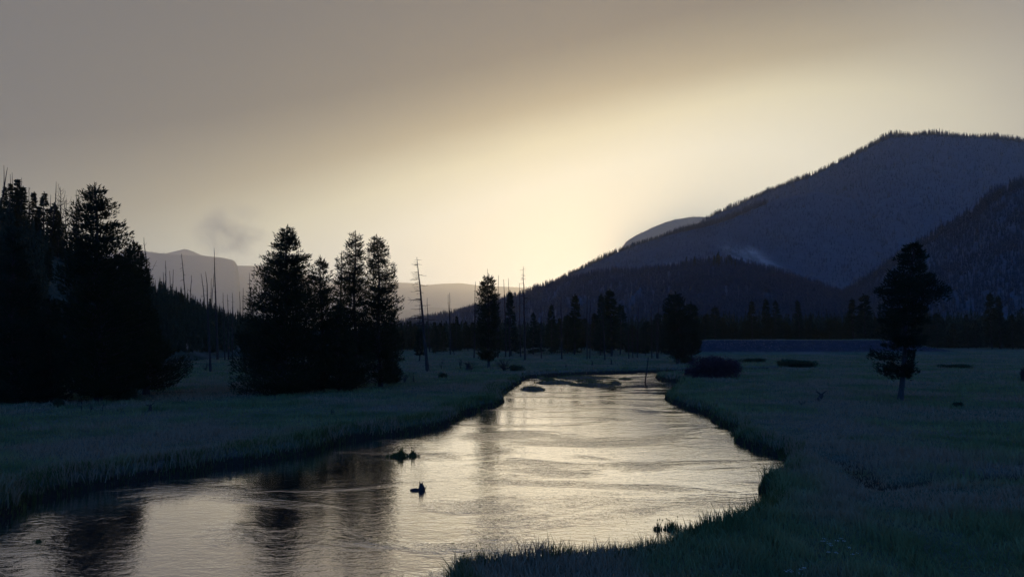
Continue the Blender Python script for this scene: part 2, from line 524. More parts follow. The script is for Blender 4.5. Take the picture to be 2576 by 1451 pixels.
H_mount = Hill('mountain', 'broad rounded forested mountain filling the right skyline',
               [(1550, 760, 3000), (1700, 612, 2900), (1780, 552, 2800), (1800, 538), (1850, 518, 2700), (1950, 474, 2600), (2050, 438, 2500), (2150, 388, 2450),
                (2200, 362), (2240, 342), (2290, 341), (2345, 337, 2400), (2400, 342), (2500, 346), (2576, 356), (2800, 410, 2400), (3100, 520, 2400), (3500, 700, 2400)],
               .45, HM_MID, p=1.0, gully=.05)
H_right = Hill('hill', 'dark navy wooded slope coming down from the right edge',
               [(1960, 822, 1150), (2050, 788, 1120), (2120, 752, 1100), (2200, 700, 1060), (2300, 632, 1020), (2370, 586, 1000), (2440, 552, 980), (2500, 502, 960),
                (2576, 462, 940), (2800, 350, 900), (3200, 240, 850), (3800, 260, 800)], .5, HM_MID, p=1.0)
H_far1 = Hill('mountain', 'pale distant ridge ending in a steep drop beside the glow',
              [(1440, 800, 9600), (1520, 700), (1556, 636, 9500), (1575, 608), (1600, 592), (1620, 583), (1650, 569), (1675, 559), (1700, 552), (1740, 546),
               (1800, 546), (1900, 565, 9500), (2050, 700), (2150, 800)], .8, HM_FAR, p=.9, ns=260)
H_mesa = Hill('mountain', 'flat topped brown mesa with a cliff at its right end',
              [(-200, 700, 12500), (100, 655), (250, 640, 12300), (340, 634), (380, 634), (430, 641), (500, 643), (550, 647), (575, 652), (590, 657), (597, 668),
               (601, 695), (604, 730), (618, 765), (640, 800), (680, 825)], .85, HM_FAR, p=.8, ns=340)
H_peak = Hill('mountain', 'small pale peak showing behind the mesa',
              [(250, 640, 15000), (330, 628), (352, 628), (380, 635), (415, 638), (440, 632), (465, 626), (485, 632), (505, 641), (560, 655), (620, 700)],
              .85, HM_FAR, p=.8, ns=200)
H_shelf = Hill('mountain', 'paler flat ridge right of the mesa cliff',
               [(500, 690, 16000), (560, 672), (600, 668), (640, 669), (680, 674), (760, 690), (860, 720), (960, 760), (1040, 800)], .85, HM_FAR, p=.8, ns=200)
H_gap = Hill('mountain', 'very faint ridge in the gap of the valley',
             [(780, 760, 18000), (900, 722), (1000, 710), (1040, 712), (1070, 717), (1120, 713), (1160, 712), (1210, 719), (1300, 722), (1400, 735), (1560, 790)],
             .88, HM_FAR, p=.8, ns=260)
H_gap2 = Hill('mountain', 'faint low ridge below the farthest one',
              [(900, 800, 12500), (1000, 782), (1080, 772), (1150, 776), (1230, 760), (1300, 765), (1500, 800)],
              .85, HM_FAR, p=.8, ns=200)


# ------------------------------------------------------------------ conifers
def prof_fn(levels):
    L = sorted(levels)
    z = [q[0] for q in L]
    return lambda h: (np.interp(h, z, [q[1] for q in L]), np.interp(h, z, [q[2] for q in L]))


def crown_geo(mb, limb, tz, axis, prof, z0, z1, nb, sh, L, W, up=0.25, sweep=0.18, limb_r=0.035, mat=0, gap=0.0, ridge=0.0):
    """tufted conifer crown: nb boughs between z0 and z1; axis(z)->(x,y) of the trunk; prof(z)->(left, right) reach"""
    z = z0 + (z1 - z0) * rng.random(nb) ** 0.92
    phi = rng.uniform(0, 2 * np.pi, nb)
    rl, rr = prof(z); c = np.cos(phi)
    reach = np.where(c > 0, rr, rl) * np.abs(c) + 0.5 * (rl + rr) * (1 - np.abs(c))
    reach = np.abs(reach) * rng.uniform(0.72, 1.08, nb) + 0.12
    ax, ay = axis(z)
    O = np.stack([ax, ay, z - sweep * reach], 1)
    D = np.stack([c, np.sin(phi), np.zeros(nb)], 1)
    Lt = np.stack([-np.sin(phi), c, np.zeros(nb)], 1)
    # limbs
    s = np.array([0, .35, .7, 1.0])
    zc = -0.10 * s + (0.10 + sweep) * s ** 2
    P = O[:, None] + D[:, None] * (reach[:, None] * s)[..., None] * 0.93
    P[..., 2] += reach[:, None] * zc[None]
    rad = (limb_r * (0.5 + 0.35 * reach))[:, None] * np.array([1, .7, .45, .15])
    tubes(limb, P, rad, 3)
    # tufts
    nbx = 0
    open_top = 1 - 0.45 * sm(z, z0 + (z1 - z0) * .6, z1)
    cnt = np.maximum(3, (open_top * sh * 0.37 * (0.42 + reach) * rng.uniform(.8, 1.2, nb))).astype(int)
    b = np.repeat(np.arange(nb), cnt); n = len(b)
    t = 1 - rng.random(n) ** 1.25 * 0.85
    lat = rng.normal(0, 1, n) * 0.20 * reach[b] * (1.08 - t)
    vz = rng.normal(0, 1, n) * (0.05 + 0.045 * reach[b])
    Q = O[b] + D[b] * (reach[b] * t)[:, None] + Lt[b] * lat[:, None]
    Q[:, 2] += reach[b] * (-0.10 * t + (0.10 + sweep) * t ** 2) + vz
    dr = D[b] * 0.75 + Lt[b] * (np.sign(lat) * 0.55)[:, None] + rng.normal(0, .35, (n, 3))
    dr[:, 2] += up + .1 + rng.uniform(0, .75, n)
    shoots(mb, Q, dr, L * rng.uniform(.6, 1.3, n), W * .85 * rng.uniform(.7, 1.3, n), mat)


def leader(mb, top, L, W, n=14, spread=0.5):
    P = np.tile(top, (n, 1)); P[:, 2] -= rng.uniform(0, spread * 2.2, n)
    d = rng.normal(0, .35, (n, 3)); d[:, 2] = 1
    shoots(mb, P, d, L * rng.uniform(.7, 1.2, n), np.full(n, W))


def hero_pine(name, label, cat, base, top, outline, tr, seed, group=None, nb=420, sh=26, L=.42, W=.055, crown_base=None, mat=None, up=.25, sweep=.18, z=0.0, xtra=(), Y=None):
    """a tree measured from its outline: base/top pixels of the trunk, outline rows (y, left x, right x)"""
    global rng
    rng = np.random.default_rng(seed)
    if Y is None: X, Y = gnd(base[0], base[1], z)
    else: X = at(base[0], base[1], Y)[0]
    tp = at(top[0], top[1], Y)
    root = empty(name, (X, Y, z - 0.05)); tag(root, label, cat, group)
    H = tp[2] - z + 0.05; tx = tp[0] - X
    axis = lambda zz: (tx * zz / H + 0.12 * np.sin(zz * .5 + seed), 0.10 * np.sin(zz * .4 + seed * 2))
    rows = []
    for (py, xl, xr) in outline:
        c = at((xl + xr) / 2, py, Y); hz = c[2] - z; a = axis(hz)[0] + X
        rows.append((hz, max(.05, a - at(xl, py, Y)[0]), max(.05, at(xr, py, Y)[0] - a)))
    pf = prof_fn(rows); zs = [q[0] for q in rows]
    z0 = min(zs); z1 = min(max(zs), H - 0.1)
    mb = MB(); limb = MB()
    zz = np.linspace(0, H * .985, 14); ax, ay = axis(zz)
    P = np.stack([ax, ay, zz], 1)[None]; Rr = (tr * (1 - zz / H) ** .8 + .02)[None]; Rr[0, 0] *= 1.25
    tubes(limb, P, Rr, 10)
    crown_geo(mb, limb, 0, axis, pf, z0, z1, nb, sh, L, W, up, sweep)
    for (py, xl, xr, k) in xtra:      # extra heavy boughs
        pass
    leader(mb, np.array([axis(H)[0], axis(H)[1], H - .1]), L, W * .8, 16)
    limb.build('trunk', M_BARK, root)
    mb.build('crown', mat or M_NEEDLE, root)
    return root


hero_pine('pine_tree', 'tallest broad dark pine of the left clump, its ragged tip highest', 'tree', (250, 1007), (241, 459),
          [(470, 228, 254), (480, 215, 262), (497, 204, 270), (515, 195, 288), (540, 186, 292), (580, 176, 318), (615, 172, 326), (650, 166, 340),
           (700, 160, 350), (760, 150, 362), (820, 145, 372), (880, 142, 380), (930, 148, 372), (965, 160, 350), (985, 190, 330)],
          .36, 11, nb=640, sh=30, L=.46, W=.065)
hero_pine('pine_tree', 'leaning dark pine on the right flank of the left clump with a bushy low bough', 'tree', (370, 992), (334, 605),
          [(612, 322, 346), (635, 310, 356), (660, 300, 366), (690, 296, 372), (730, 292, 374), (780, 290, 384), (830, 292, 398), (870, 292, 420), (885, 292, 452), (905, 292, 478),
           (930, 300, 474), (955, 320, 462), (968, 340, 430)],
          .34, 12, nb=520, sh=30, L=.42, W=.06)
hero_pine('pine_tree', 'dark pine at the left edge of the photo, in front of the slope', 'tree', (34, 1012), (30, 566),
          [(574, 22, 40), (610, 8, 52), (680, -14, 72), (760, -34, 92), (840, -50, 112), (920, -60, 124), (980, -50, 126), (1000, -20, 110)],
          .32, 13, nb=560, sh=28, L=.44, W=.065, mat=M_NEEDLE2)
hero_pine('pine_tree', 'small dark pine between the left edge tree and the tallest pine', 'tree', (128, 1010), (122, 742),
          [(752, 114, 130), (800, 100, 148), (860, 86, 164), (920, 76, 178), (975, 78, 184), (1002, 96, 170)],
          .22, 14, nb=340, sh=28, L=.4, W=.06, mat=M_NEEDLE2)
hero_pine('pine_tree', 'broad cone shaped pine with a pointed tip, left end of the middle clump', 'tree', (714, 990), (724, 567),
          [(574, 714, 732), (600, 692, 748), (622, 684, 762), (640, 674, 776), (660, 655, 776), (690, 648, 778), (720, 642, 786), (760, 628, 790),
           (800, 622, 796), (850, 606, 800), (900, 592, 806), (940, 580, 806), (962, 572, 800), (978, 600, 780)],
          .34, 21, nb=760, sh=28, L=.44, W=.058)
hero_pine('pine_tree', 'thin sapling pine against the left side of the middle clump', 'tree', (640, 962), (632, 728),
          [(735, 626, 640), (760, 620, 646), (800, 616, 650), (880, 612, 656), (950, 610, 660)],
          .12, 22, nb=150, sh=22, L=.42, W=.05)
hero_pine('pine_tree', 'lower twin tipped pine between the cone shaped pine and the two slim crowns', 'tree', (812, 984), (806, 645),
          [(652, 798, 814), (672, 784, 830), (700, 776, 838), (730, 772, 842), (770, 770, 846), (830, 766, 850), (900, 762, 856), (960, 766, 852), (978, 780, 840)],
          .24, 23, nb=420, sh=26, L=.46, W=.055)
hero_pine('pine_tree', 'low dense pine filling the foot of the middle clump between its tall tops', 'tree', (852, 986), (850, 752),
          [(762, 842, 858), (800, 826, 876), (850, 816, 890), (900, 808, 898), (950, 806, 902), (974, 820, 890)],
          .2, 33, nb=380, sh=26, L=.42, W=.06)
hero_pine('pine_tree', 'slim tall pine with a rounded open top, left of the pair in the middle clump', 'tree', (893, 980), (893, 580),
          [(586, 884, 902), (600, 876, 912), (620, 868, 914), (640, 858, 916), (664, 850, 916), (690, 850, 920), (720, 852, 922), (780, 850, 924), (850, 846, 930), (920, 844, 934), (970, 856, 930)],
          .28, 24, nb=640, sh=26, L=.40, W=.045)
hero_pine('pine_tree', 'short spiky pine top leaning against the slim open topped pine', 'tree', (862, 978), (857, 636),
          [(645, 850, 862), (670, 846, 868), (700, 844, 874), (760, 840, 880), (840, 836, 884), (960, 836, 884)],
          .18, 25, nb=220, sh=24, L=.46, W=.05)
hero_pine('pine_tree', 'slim tall pine with a rounded top, right of the pair in the middle clump', 'tree', (955, 973), (950, 591),
          [(598, 940, 960), (610, 928, 970), (630, 924, 980), (655, 922, 978), (665, 926, 992), (700, 922, 996), (735, 918, 1006), (775, 912, 1014), (800, 910, 1000), (850, 908, 1006), (910, 904, 1008), (955, 912, 1002)],
          .28, 26, nb=680, sh=26, L=.40, W=.048)
hero_pine('pine_tree', 'bushy low pine closing the right end of the middle clump', 'tree', (985, 966), (984, 772),
          [(782, 976, 992), (810, 964, 1004), (850, 956, 1010), (900, 950, 1014), (945, 948, 1014), (960, 960, 1004)],
          .2, 27, nb=260, sh=26, L=.4, W=.055)
hero_pine('pine_tree', 'narrow columnar pine with a pale open top at the end of the left bank', 'tree', (1230, 925), (1229, 690),
          [(696, 1220, 1238), (706, 1208, 1244), (720, 1206, 1246), (735, 1200, 1250), (745, 1198, 1258), (770, 1196, 1256), (810, 1194, 1258), (860, 1198, 1260), (890, 1202, 1256), (905, 1210, 1246)],
          .28, 28, nb=420, sh=22, L=.5, W=.075)
hero_pine('pine_tree', 'big round topped pine standing behind the reddish bush', 'tree', (1707, 915), (1700, 734),
          [(740, 1684, 1712), (756, 1674, 1722), (780, 1668, 1728), (800, 1665, 1734), (830, 1662, 1738), (870, 1660, 1740), (895, 1664, 1736)],
          .4, 29, nb=420, sh=20, L=.6, W=.10, mat=M_NEEDLE2)
hero_pine('pine_tree', 'second lower round topped pine just right of the big round topped one', 'tree', (1740, 913), (1739, 760),
          [(766, 1730, 1748), (785, 1716, 1754), (820, 1712, 1758), (860, 1712, 1762), (890, 1716, 1758)],
          .3, 30, nb=300, sh=20, L=.6, W=.10, mat=M_NEEDLE2)
# the solitary tree on the right meadow
hero_pine('pine_tree', 'solitary pine standing alone on the right meadow with a bare lower trunk', 'tree', (2264, 1012), (2297, 606),
          [(612, 2286, 2308), (625, 2272, 2317), (640, 2261, 2323), (655, 2256, 2325), (672, 2240, 2326), (690, 2235, 2338), (705, 2228, 2347), (722, 2219, 2370), (735, 2214, 2384),
           (745, 2212, 2387), (752, 2212, 2387), (760, 2214, 2349), (775, 2217, 2332), (800, 2213, 2328), (830, 2211, 2330), (850, 2214, 2326), (866, 2209, 2322),
           (880, 2202, 2296), (898, 2196, 2288), (915, 2200, 2293), (935, 2208, 2301), (950, 2244, 2309)],
          .27, 31, nb=280, sh=56, L=.38, W=.055, mat=M_NEEDLE2, sweep=.03, up=.15)

# ------------------------------------------------------------------ smaller conifers: variants shared by copies
rng = np.random.default_rng(99)


def variant(rows, nb, sh, L, W, mat, tr=.014, seed=1):
    """unit-height conifer -> (trunk mesh, crown mesh)"""
    global rng
    rng = np.random.default_rng(seed)
    mb = MB(); limb = MB(); axis = lambda z: (0.006 * np.sin(z * 9 + seed), 0.006 * np.cos(z * 7 + seed))
    zz = np.linspace(0, .985, 8); ax, ay = axis(zz)
    tubes(limb, np.stack([ax, ay, zz], 1)[None], (tr * (1 - zz) ** .8 + .001)[None], 6)
    pf = prof_fn(rows)
    rows_z = [q[0] for q in rows]
    z = rng.uniform(min(rows_z), .98, nb); phi = rng.uniform(0, 2 * np.pi, nb); rl, rr = pf(z); c = np.cos(phi)
    reach = (rl + (rr - rl) * (c + 1) / 2) * rng.uniform(.7, 1.1, nb)
    t = 1 - rng.random((nb, sh)) ** 1.2 * .85
    D = np.stack([c, np.sin(phi), np.zeros(nb)], 1); Lt = np.stack([-np.sin(phi), c, np.zeros(nb)], 1)
    lat = rng.normal(0, .25, (nb, sh)) * reach[:, None] * (1.1 - t)
    Q = D[:, None] * (reach[:, None] * t)[..., None] + Lt[:, None] * lat[..., None]
    Q[..., 2] += z[:, None] + reach[:, None] * (-.25 * t + .15 * t ** 2) + rng.normal(0, .004, (nb, sh))
    dr = D[:, None] * .8 + Lt[:, None] * np.sign(lat)[..., None] * .5 + rng.normal(0, .3, (nb, sh, 3)); dr[..., 2] += rng.uniform(-.1, .6, (nb, sh))
    n = nb * sh
    shoots(mb, Q.reshape(-1, 3), dr.reshape(-1, 3), L * rng.uniform(.6, 1.3, n), W * rng.uniform(.7, 1.3, n), planes=2)
    leader(mb, np.array([0, 0, 1.0]), L, W, 8, .03)
    return limb.mesh('trunk', [M_BARK]), mb.mesh('crown', [mat])


VAR = []
_sh = [
    [(.03, .13, .14), (.25, .12, .13), (.6, .075, .08), (.9, .02, .02), (1, .006, .006)],
    [(.06, .16, .15), (.3, .15, .16), (.65, .10, .09), (.9, .03, .03), (1, .008, .008)],
    [(.12, .09, .10), (.4, .10, .09), (.7, .075, .08), (.9, .045, .045), (1, .01, .01)],
    [(.20, .11, .08), (.45, .12, .13), (.75, .09, .09), (.93, .05, .05), (1, .015, .015)],
    [(.03, .20, .19), (.3, .17, .18), (.6, .12, .11), (.88, .04, .04), (1, .01, .01)],
    [(.08, .10, .11), (.3, .11, .10), (.6, .07, .065), (.85, .03, .03), (1, .008, .008)],
]
for i, rws in enumerate(_sh * 2):
    VAR.append(variant(rws, 190 + 20 * (i % 3), 8, .040, .0085, (M_NEEDLE, M_NEEDLE2)[i % 2], seed=200 + i))
NARROW = [0, 2, 5, 6, 8, 11]; ROUND = [3, 9, 2, 8]; BROAD = [1, 4, 7, 10]


def small_tree(name, label, x, y, z, h, v, group, wide=1.0, cat='tree'):
    root = empty(name, (x, y, z), R.uniform(0, 6.28)); root.scale = (h * wide, h * wide, h)
    root.rotation_euler[0] = R.gauss(0, .012); root.rotation_euler[1] = R.gauss(0, .012)
    tag(root, label, cat, group)
    for part, me in zip(('trunk', 'crown'), VAR[v]):
        o = bpy.data.objects.new(part, me); COL.objects.link(o); o.parent = root
    return root


def px_tree(label, px, py_top, Y, v, group, wide=1.0, z=0.0):
    p = at(px, py_top, Y); small_tree('conifer_tree', label, p[0], Y, z - .1, p[2] - z + .1, v, group, wide)


G1 = 'conifers in the belt beyond the river bend'
special = [
    (1285, 734, 245, 5, 1.1, 'thin ragged conifer right behind the pale topped columnar pine'),
    (1341, 788, 250, 1, 1.1, 'broad cone shaped conifer right of the branching tall snag'),
    (1388, 766, 262, 4, .9, 'pointed conifer right of the broad cone shaped one in the bend belt'),
    (1445, 743, 255, 2, 1.1, 'tall thin conifer rising above the belt over the gravel islets'),
    (1510, 742, 250, 5, 1.1, 'left and slimmer of the two tall conifers side by side in the bend belt'),
    (1538, 730, 238, 8, 1.25, 'right and taller of the two tall conifers side by side in the bend belt'),
    (1560, 765, 262, 9, 1.1, 'reddish dark conifer leaning on the taller of the twin conifers'),
    (1623, 812, 245, 5, 1.0, 'short thin conifer behind the pole in the river'),
    (1147, 795, 300, 4, .9, 'pointed conifer between the bare leaning snag and the columnar pine'),
    (1056, 826, 196, 3, 1.6, 'small round conifer with a bare foot beside the leaning snag'),
    (1096, 826, 270, 1, 1.0, 'small conifer just right of the leaning snag'),
    (1116, 812, 290, 0, 1.0, 'slim little conifer beside the single snag of the bend belt'),
    (1025, 809, 330, 1, 1.1, 'far conifer beside the middle clump with open meadow before it'),
    (1797, 770, 330, 3, 1.2, 'flat topped conifer behind the left end of the roadway fill'),
    (1891, 758, 345, 0, 1.3, 'tall spire shaped conifer above the roadway fill'),
    (1928, 753, 360, 2, 1.0, 'thin topped conifer right of the spire above the roadway fill'),
    (1951, 757, 355, 1, 1.1, 'full crowned conifer third from the left above the roadway fill'),
    (2010, 757, 360, 5, 1.1, 'narrow conifer over the middle of the roadway fill'),
    (2145, 753, 300, 0, 1.3, 'pointed conifer at the right end of the roadway fill'),
    (2174, 740, 290, 3, 1.3, 'tall blunt conifer at the right end of the roadway fill'),
    (2490, 739, 355, 2, 1.1, 'highest conifer of the belt right of the solitary pine'),
    (2511, 745, 360, 5, 1.1, 'thin conifer beside the highest one of the right belt'),
    (2570, 774, 350, 1, 1.1, 'conifer of the right belt cut by the right edge of the photo'),
]
for px, py, Y, v, wd, lab in special:
    zz = 0.0
    if 52 < at(px, py, Y)[0] < 150 and Y < 300: zz = 0.4
    px_tree(lab, px, py, Y, v, None, wd, zz)

n_ind = 0
for i in range(96):
    px = R.uniform(1010, 1775); Y = R.uniform(262, 335) if px > 1260 else R.uniform(300, 380)
    edge = abs(px - 1290) < 40
    h = R.uniform(10, 16) * (0.62 if edge else 1) * (.8 if px < 1240 else 1)
    if px > 1560 and px < 1650: h *= .75
    x = (px - 1288) / F * Y
    small_tree('conifer_tree', 'dark mid sized conifer in the close belt beyond the river bend', x, Y, -.1, h, R.randrange(12), G1, R.uniform(1.1, 1.6)); n_ind += 1
for i in range(92):
    px = R.uniform(1770, 2700); Y = R.uniform(335, 385) if px < 2330 else R.uniform(345, 400)
    x = (px - 1288) / F * Y
    h = R.choice([R.uniform(12, 15.5), R.uniform(14, 19)]) * (0.9 if px < 2120 else 1.0)
    small_tree('conifer_tree', 'dark conifer in the long forest belt behind the right meadow', x, Y, -.1, h, R.randrange(12), 'conifers in the belt behind the right meadow', R.uniform(1.0, 1.4)); n_ind += 1


def hill_tree(Hh, px, t, h, v, label, group, wide=1.0):
    p = Hh.pos(np.array([float(px)]), np.array([float(t)]))[0]
    small_tree('conifer_tree', label, p[0], p[1], p[2] - .3, h, v, group, wide)


# wooded ridge tops of the low spur
for i in range(26):
    px = 1640 + R.random() ** .9 * 215 + R.gauss(0, 6); cl = 1 if 1700 < px < 1840 else .75
    hill_tree(H_spur, px, R.uniform(-.05, .01), R.uniform(9, 17) * cl, R.choice(NARROW), 'narrow conifer standing on the crest of the low dark spur', 'conifers on the crest of the low spur')
# left slope: skyline trees read off the photo, then the slope below them
left_sky = [(8, 470, .0, 'conifer on the left slope skyline just inside the photo edge'), (22, 462, -.02, 'second skyline conifer of the left slope from the photo edge'),
            (40, 451, .01, 'bushy topped conifer on the left slope beside two thin snags'), (52, 470, -.02, 'pointed conifer right of the bushy topped one on the left slope'),
            (81, 484, .0, 'conifer with a dead forked companion on the left slope skyline'), (95, 520, -.02, 'low conifer in the dip before the slender one on the left slope'),
            (108, 486, .0, 'slender conifer standing free on the left slope skyline'), (133, 512, .01, 'thin conifer at the foot of the long leaning skyline snag'),
            (143, 530, -.01, 'short conifer beside the antler shaped snag')]
for px, py, t, lab in left_sky:
    p = H_left.pos(np.array([float(px)]), np.array([t]))[0]; Y = p[1]
    tp = at(px, py, Y); small_tree('conifer_tree', lab, p[0], Y, p[2] - .3, tp[2] - p[2] + .3, R.choice(NARROW), None, 1.35)
n_left = 0
while n_left < 56:
    px = R.uniform(-20, 640); t = -R.random() ** 1.3 * .95 + .02
    p = H_left.pos(np.array([float(px)]), np.array([t]))[0]
    # open grassy opening on the slope
    if 130 < px < 245 and -.75 < t < -.12: continue
    h = R.uniform(6, 11) if px < 200 else R.uniform(3.5, 7.5)
    small_tree('conifer_tree', 'dark young conifer growing on the steep left slope', p[0], p[1], p[2] - .2, h, R.choice(NARROW + BROAD), 'young conifers on the left slope', R.uniform(1., 1.4)); n_left += 1


# ------------------------------------------------------------------ the forest that nobody could count
def forest():
    global rng
    rng = np.random.default_rng(5)
    temps = []
    for k in range(7):
        mb = MB(); n = 15; z = np.linspace(.10, .97, n); ph = rng.uniform(0, 6.28, n) + np.arange(n) * 2.4
        rad = .17 * (1 - z) ** .75 * rng.uniform(.7, 1.2, n) + .012
        V = []; Fc = []
        for i in range(n):
            for q in range(2):
                p = ph[i] + q * 3.14 + rng.normal(0, .3); d = np.array([math.cos(p), math.sin(p), 0]); s = np.array([-d[1], d[0], 0])
                b = len(V); V += [np.array([0, 0, z[i] + .07]) - s * rad[i] * .45, np.array([0, 0, z[i] + .07]) + s * rad[i] * .45, d * rad[i] + np.array([0, 0, z[i] - .05])]; Fc.append([b, b + 1, b + 2])
        for q in range(3):
            p = q * 2.09; d = np.array([math.cos(p), math.sin(p), 0]) * .012; e = np.array([math.cos(p + 2.09), math.sin(p + 2.09), 0]) * .012
            b = len(V); V += [d, e, np.array([0, 0, 1.0])]; Fc.append([b, b + 1, b + 2])
        for q in range(4):   # inner body
            p = q * 1.57; d = np.array([math.cos(p), math.sin(p), 0]) * .085; e = np.array([math.cos(p + 1.57), math.sin(p + 1.57), 0]) * .085
            b = len(V); V += [d + [0, 0, .06], e + [0, 0, .06], np.array([0, 0, .8])]; Fc.append([b, b + 1, b + 2])
        temps.append((np.array(V), np.array(Fc)))
    mb = MB()
    def put(P, h, w):   # adds to the buffer in use
        k = rng.integers(0, len(temps), len(P)); a = rng.uniform(0, 6.28, len(P))
        for i, (V, Fc) in enumerate(temps):
            s = k == i; m = s.sum()
            if not m: continue
            c, sn = np.cos(a[s])[:, None], np.sin(a[s])[:, None]
            x = (V[None, :, 0] * c - V[None, :, 1] * sn) * (h[s] * w[s])[:, None]; y = (V[None, :, 0] * sn + V[None, :, 1] * c) * (h[s] * w[s])[:, None]
            zz = V[None, :, 2] * h[s][:, None]
            W = np.stack([x, y, zz], -1) + P[s][:, None]
            mb.add(W, np.arange(m)[:, None, None] * len(V) + Fc[None])
    def scatter(Hh, n, x0, x1, hmin, hmax, pw=1.0, ridge=0, keep=None, tmin=-.9, tmax=.01):
        U = rng.uniform(x0, x1, n); T = tmin * rng.random(n) ** pw + tmax
        if ridge: T[:ridge] = rng.uniform(-.02, .012, ridge)
        if keep is not None:
            m = keep(U, T); U = U[m]; T = T[m]
        P = Hh.pos(U, T); P[:, 2] -= .4
        cl = 0.75 + 0.6 * vnoise(P[:, 0] / 60, P[:, 1] / 60, 77)
        if Hh is H_mount or Hh is H_slope or Hh is H_right: cl = cl * np.where(T < -.03, .55, 1)
        put(P, rng.uniform(hmin, hmax, len(U)) * cl, rng.uniform(.85, 1.4, len(U)))
    scatter(H_spur, 9500, 900, 2500, 7, 13, 1.2, 1500)
    scatter(H_slope, 8500, 1300, 2500, 8, 15, 1.2, 0, None, -.9, -.04)
    scatter(H_slope, 1400, 1300, 1930, 8, 15, 1.2, 1400)
    scatter(H_mount, 13000, 1650, 2800, 9, 19, 1.2, 1500)
    scatter(H_right, 8000, 1960, 2800, 8, 16, 1.1, 600)
    scatter(H_far1, 2200, 1540, 1950, 9, 22, 1.3, 600)
    scatter(H_mesa, 1400, 300, 600, 10, 24, 1.5, 500)
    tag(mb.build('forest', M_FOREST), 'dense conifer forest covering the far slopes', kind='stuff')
    mb = MB()
    scatter(H_left, 2600, -60, 760, 2.5, 6.0, 1.0, 120, lambda U, T: ~((U > 125) & (U < 250) & (T < -.1) & (T > -.8)))
    # flats between the belts and the feet of the hills
    n = 6500; px = rng.uniform(980, 2760, n); Y = 385 + 320 * rng.random(n) ** 1.6
    put(np.stack([(px - 1288) / F * Y, Y, np.full(n, -.3)], 1), rng.uniform(8, 14, n) + 6 * sm(px, 1300, 1900) * rng.random(n), rng.uniform(.9, 1.4, n))
    n = 420; px = rng.uniform(440, 1010, n); Y = rng.uniform(300, 420, n)
    put(np.stack([(px - 1288) / F * Y, Y, np.full(n, -.3)], 1), rng.uniform(4, 9, n), rng.uniform(1, 1.5, n))
    tag(mb.build('forest', M_NEEDLE2), 'dark conifer belt across the valley floor', kind='stuff')


forest()

# ------------------------------------------------------------------ dead trees
rng = np.random.default_rng(1234)


def snag(label, base, top, r, nbr=18, reach=.1, style='droop', side=0, group=None, seed=0, Y=None, z0=0.0, start=.35, name='dead_tree', mat=None, hook=0.0, fork=None):
    g = np.random.default_rng(seed + 500)
    if Y is None: X, Y = gnd(base[0], base[1]); zb = -.1
    else: q = at(base[0], base[1], Y); X = q[0]; zb = q[2] - .5
    tp = at(top[0], top[1], Y); H = tp[2] - zb; tx = tp[0] - X
    k = 9; s = np.linspace(0, 1, k)
    P = np.stack([tx * s + hook * H * np.sin(s * np.pi) + g.normal(0, .004 * H, k) * s, g.normal(0, .003 * H, k) * s, H * s], 1)
    mb = MB(); Rr = r * (1 - s) ** .75 + .018 * (Y / 90); Rr[0] *= 1.3
    root = empty(name, (X, Y, zb)); tag(root, label, 'dead tree', group)
    tubes(mb, P[None], Rr[None], 7)
    mb.build('trunk', mat or M_DEAD, root)
    if nbr:
        lb = MB(); sz = start + (1 - start) * g.random(nbr) * .96
        o = np.stack([np.interp(sz, s, P[:, i]) for i in range(3)], 1)
        ph = g.uniform(0, 2 * np.pi, nbr)
        if side: ph = np.where(g.random(nbr) < .7, (np.pi if side < 0 else 0) + g.normal(0, .7, nbr), ph)
        L = H * reach * g.uniform(.35, 1.15, nbr) * (1.25 - sz)
        D = np.stack([np.cos(ph), np.sin(ph), np.zeros(nbr)], 1)
        t = np.linspace(0, 1, 5)
        dz = (-.45 * t - .15 * t ** 2) if style == 'droop' else (.25 * t + .8 * t ** 2) if style == 'antler' else (.1 * t - .45 * t ** 2 + .3 * t ** 3)
        Q = o[:, None] + D[:, None] * (L[:, None] * (t - (.25 * t ** 2 if style == 'antler' else 0)))[..., None]
        Q[..., 2] += L[:, None] * dz[None] * g.uniform(.5, 1.3, nbr)[:, None]
        Q += g.normal(0, .03, Q.shape) * L[:, None, None] * t[None, :, None]
        rb = (.012 + .02 * L)[:, None] * np.array([1, .8, .6, .45, .3]) * min(1.6, max(.8, Y / 130)) + .004
        tubes(lb, Q, rb, 3)
        # twigs
        m = nbr * 3; b = g.integers(0, nbr, m); st = g.integers(1, 4, m); o2 = Q[b, st]
        ph2 = ph[b] + g.choice([-1, 1], m) * g.uniform(.4, 1.1, m); L2 = L[b] * g.uniform(.2, .45, m)
        t2 = np.linspace(0, 1, 3)
        Q2 = o2[:, None] + np.stack([np.cos(ph2), np.sin(ph2), g.normal(0.15 if style == 'antler' else -.1, .35, m)], 1)[:, None] * (L2[:, None] * t2)[..., None]
        tubes(lb, Q2, (.006 + .012 * L2)[:, None] * np.array([1, .7, .4]) * min(1.6, max(.8, Y / 130)) + .003, 3)
        lb.build('branches', mat or M_DEAD, root)
    return root


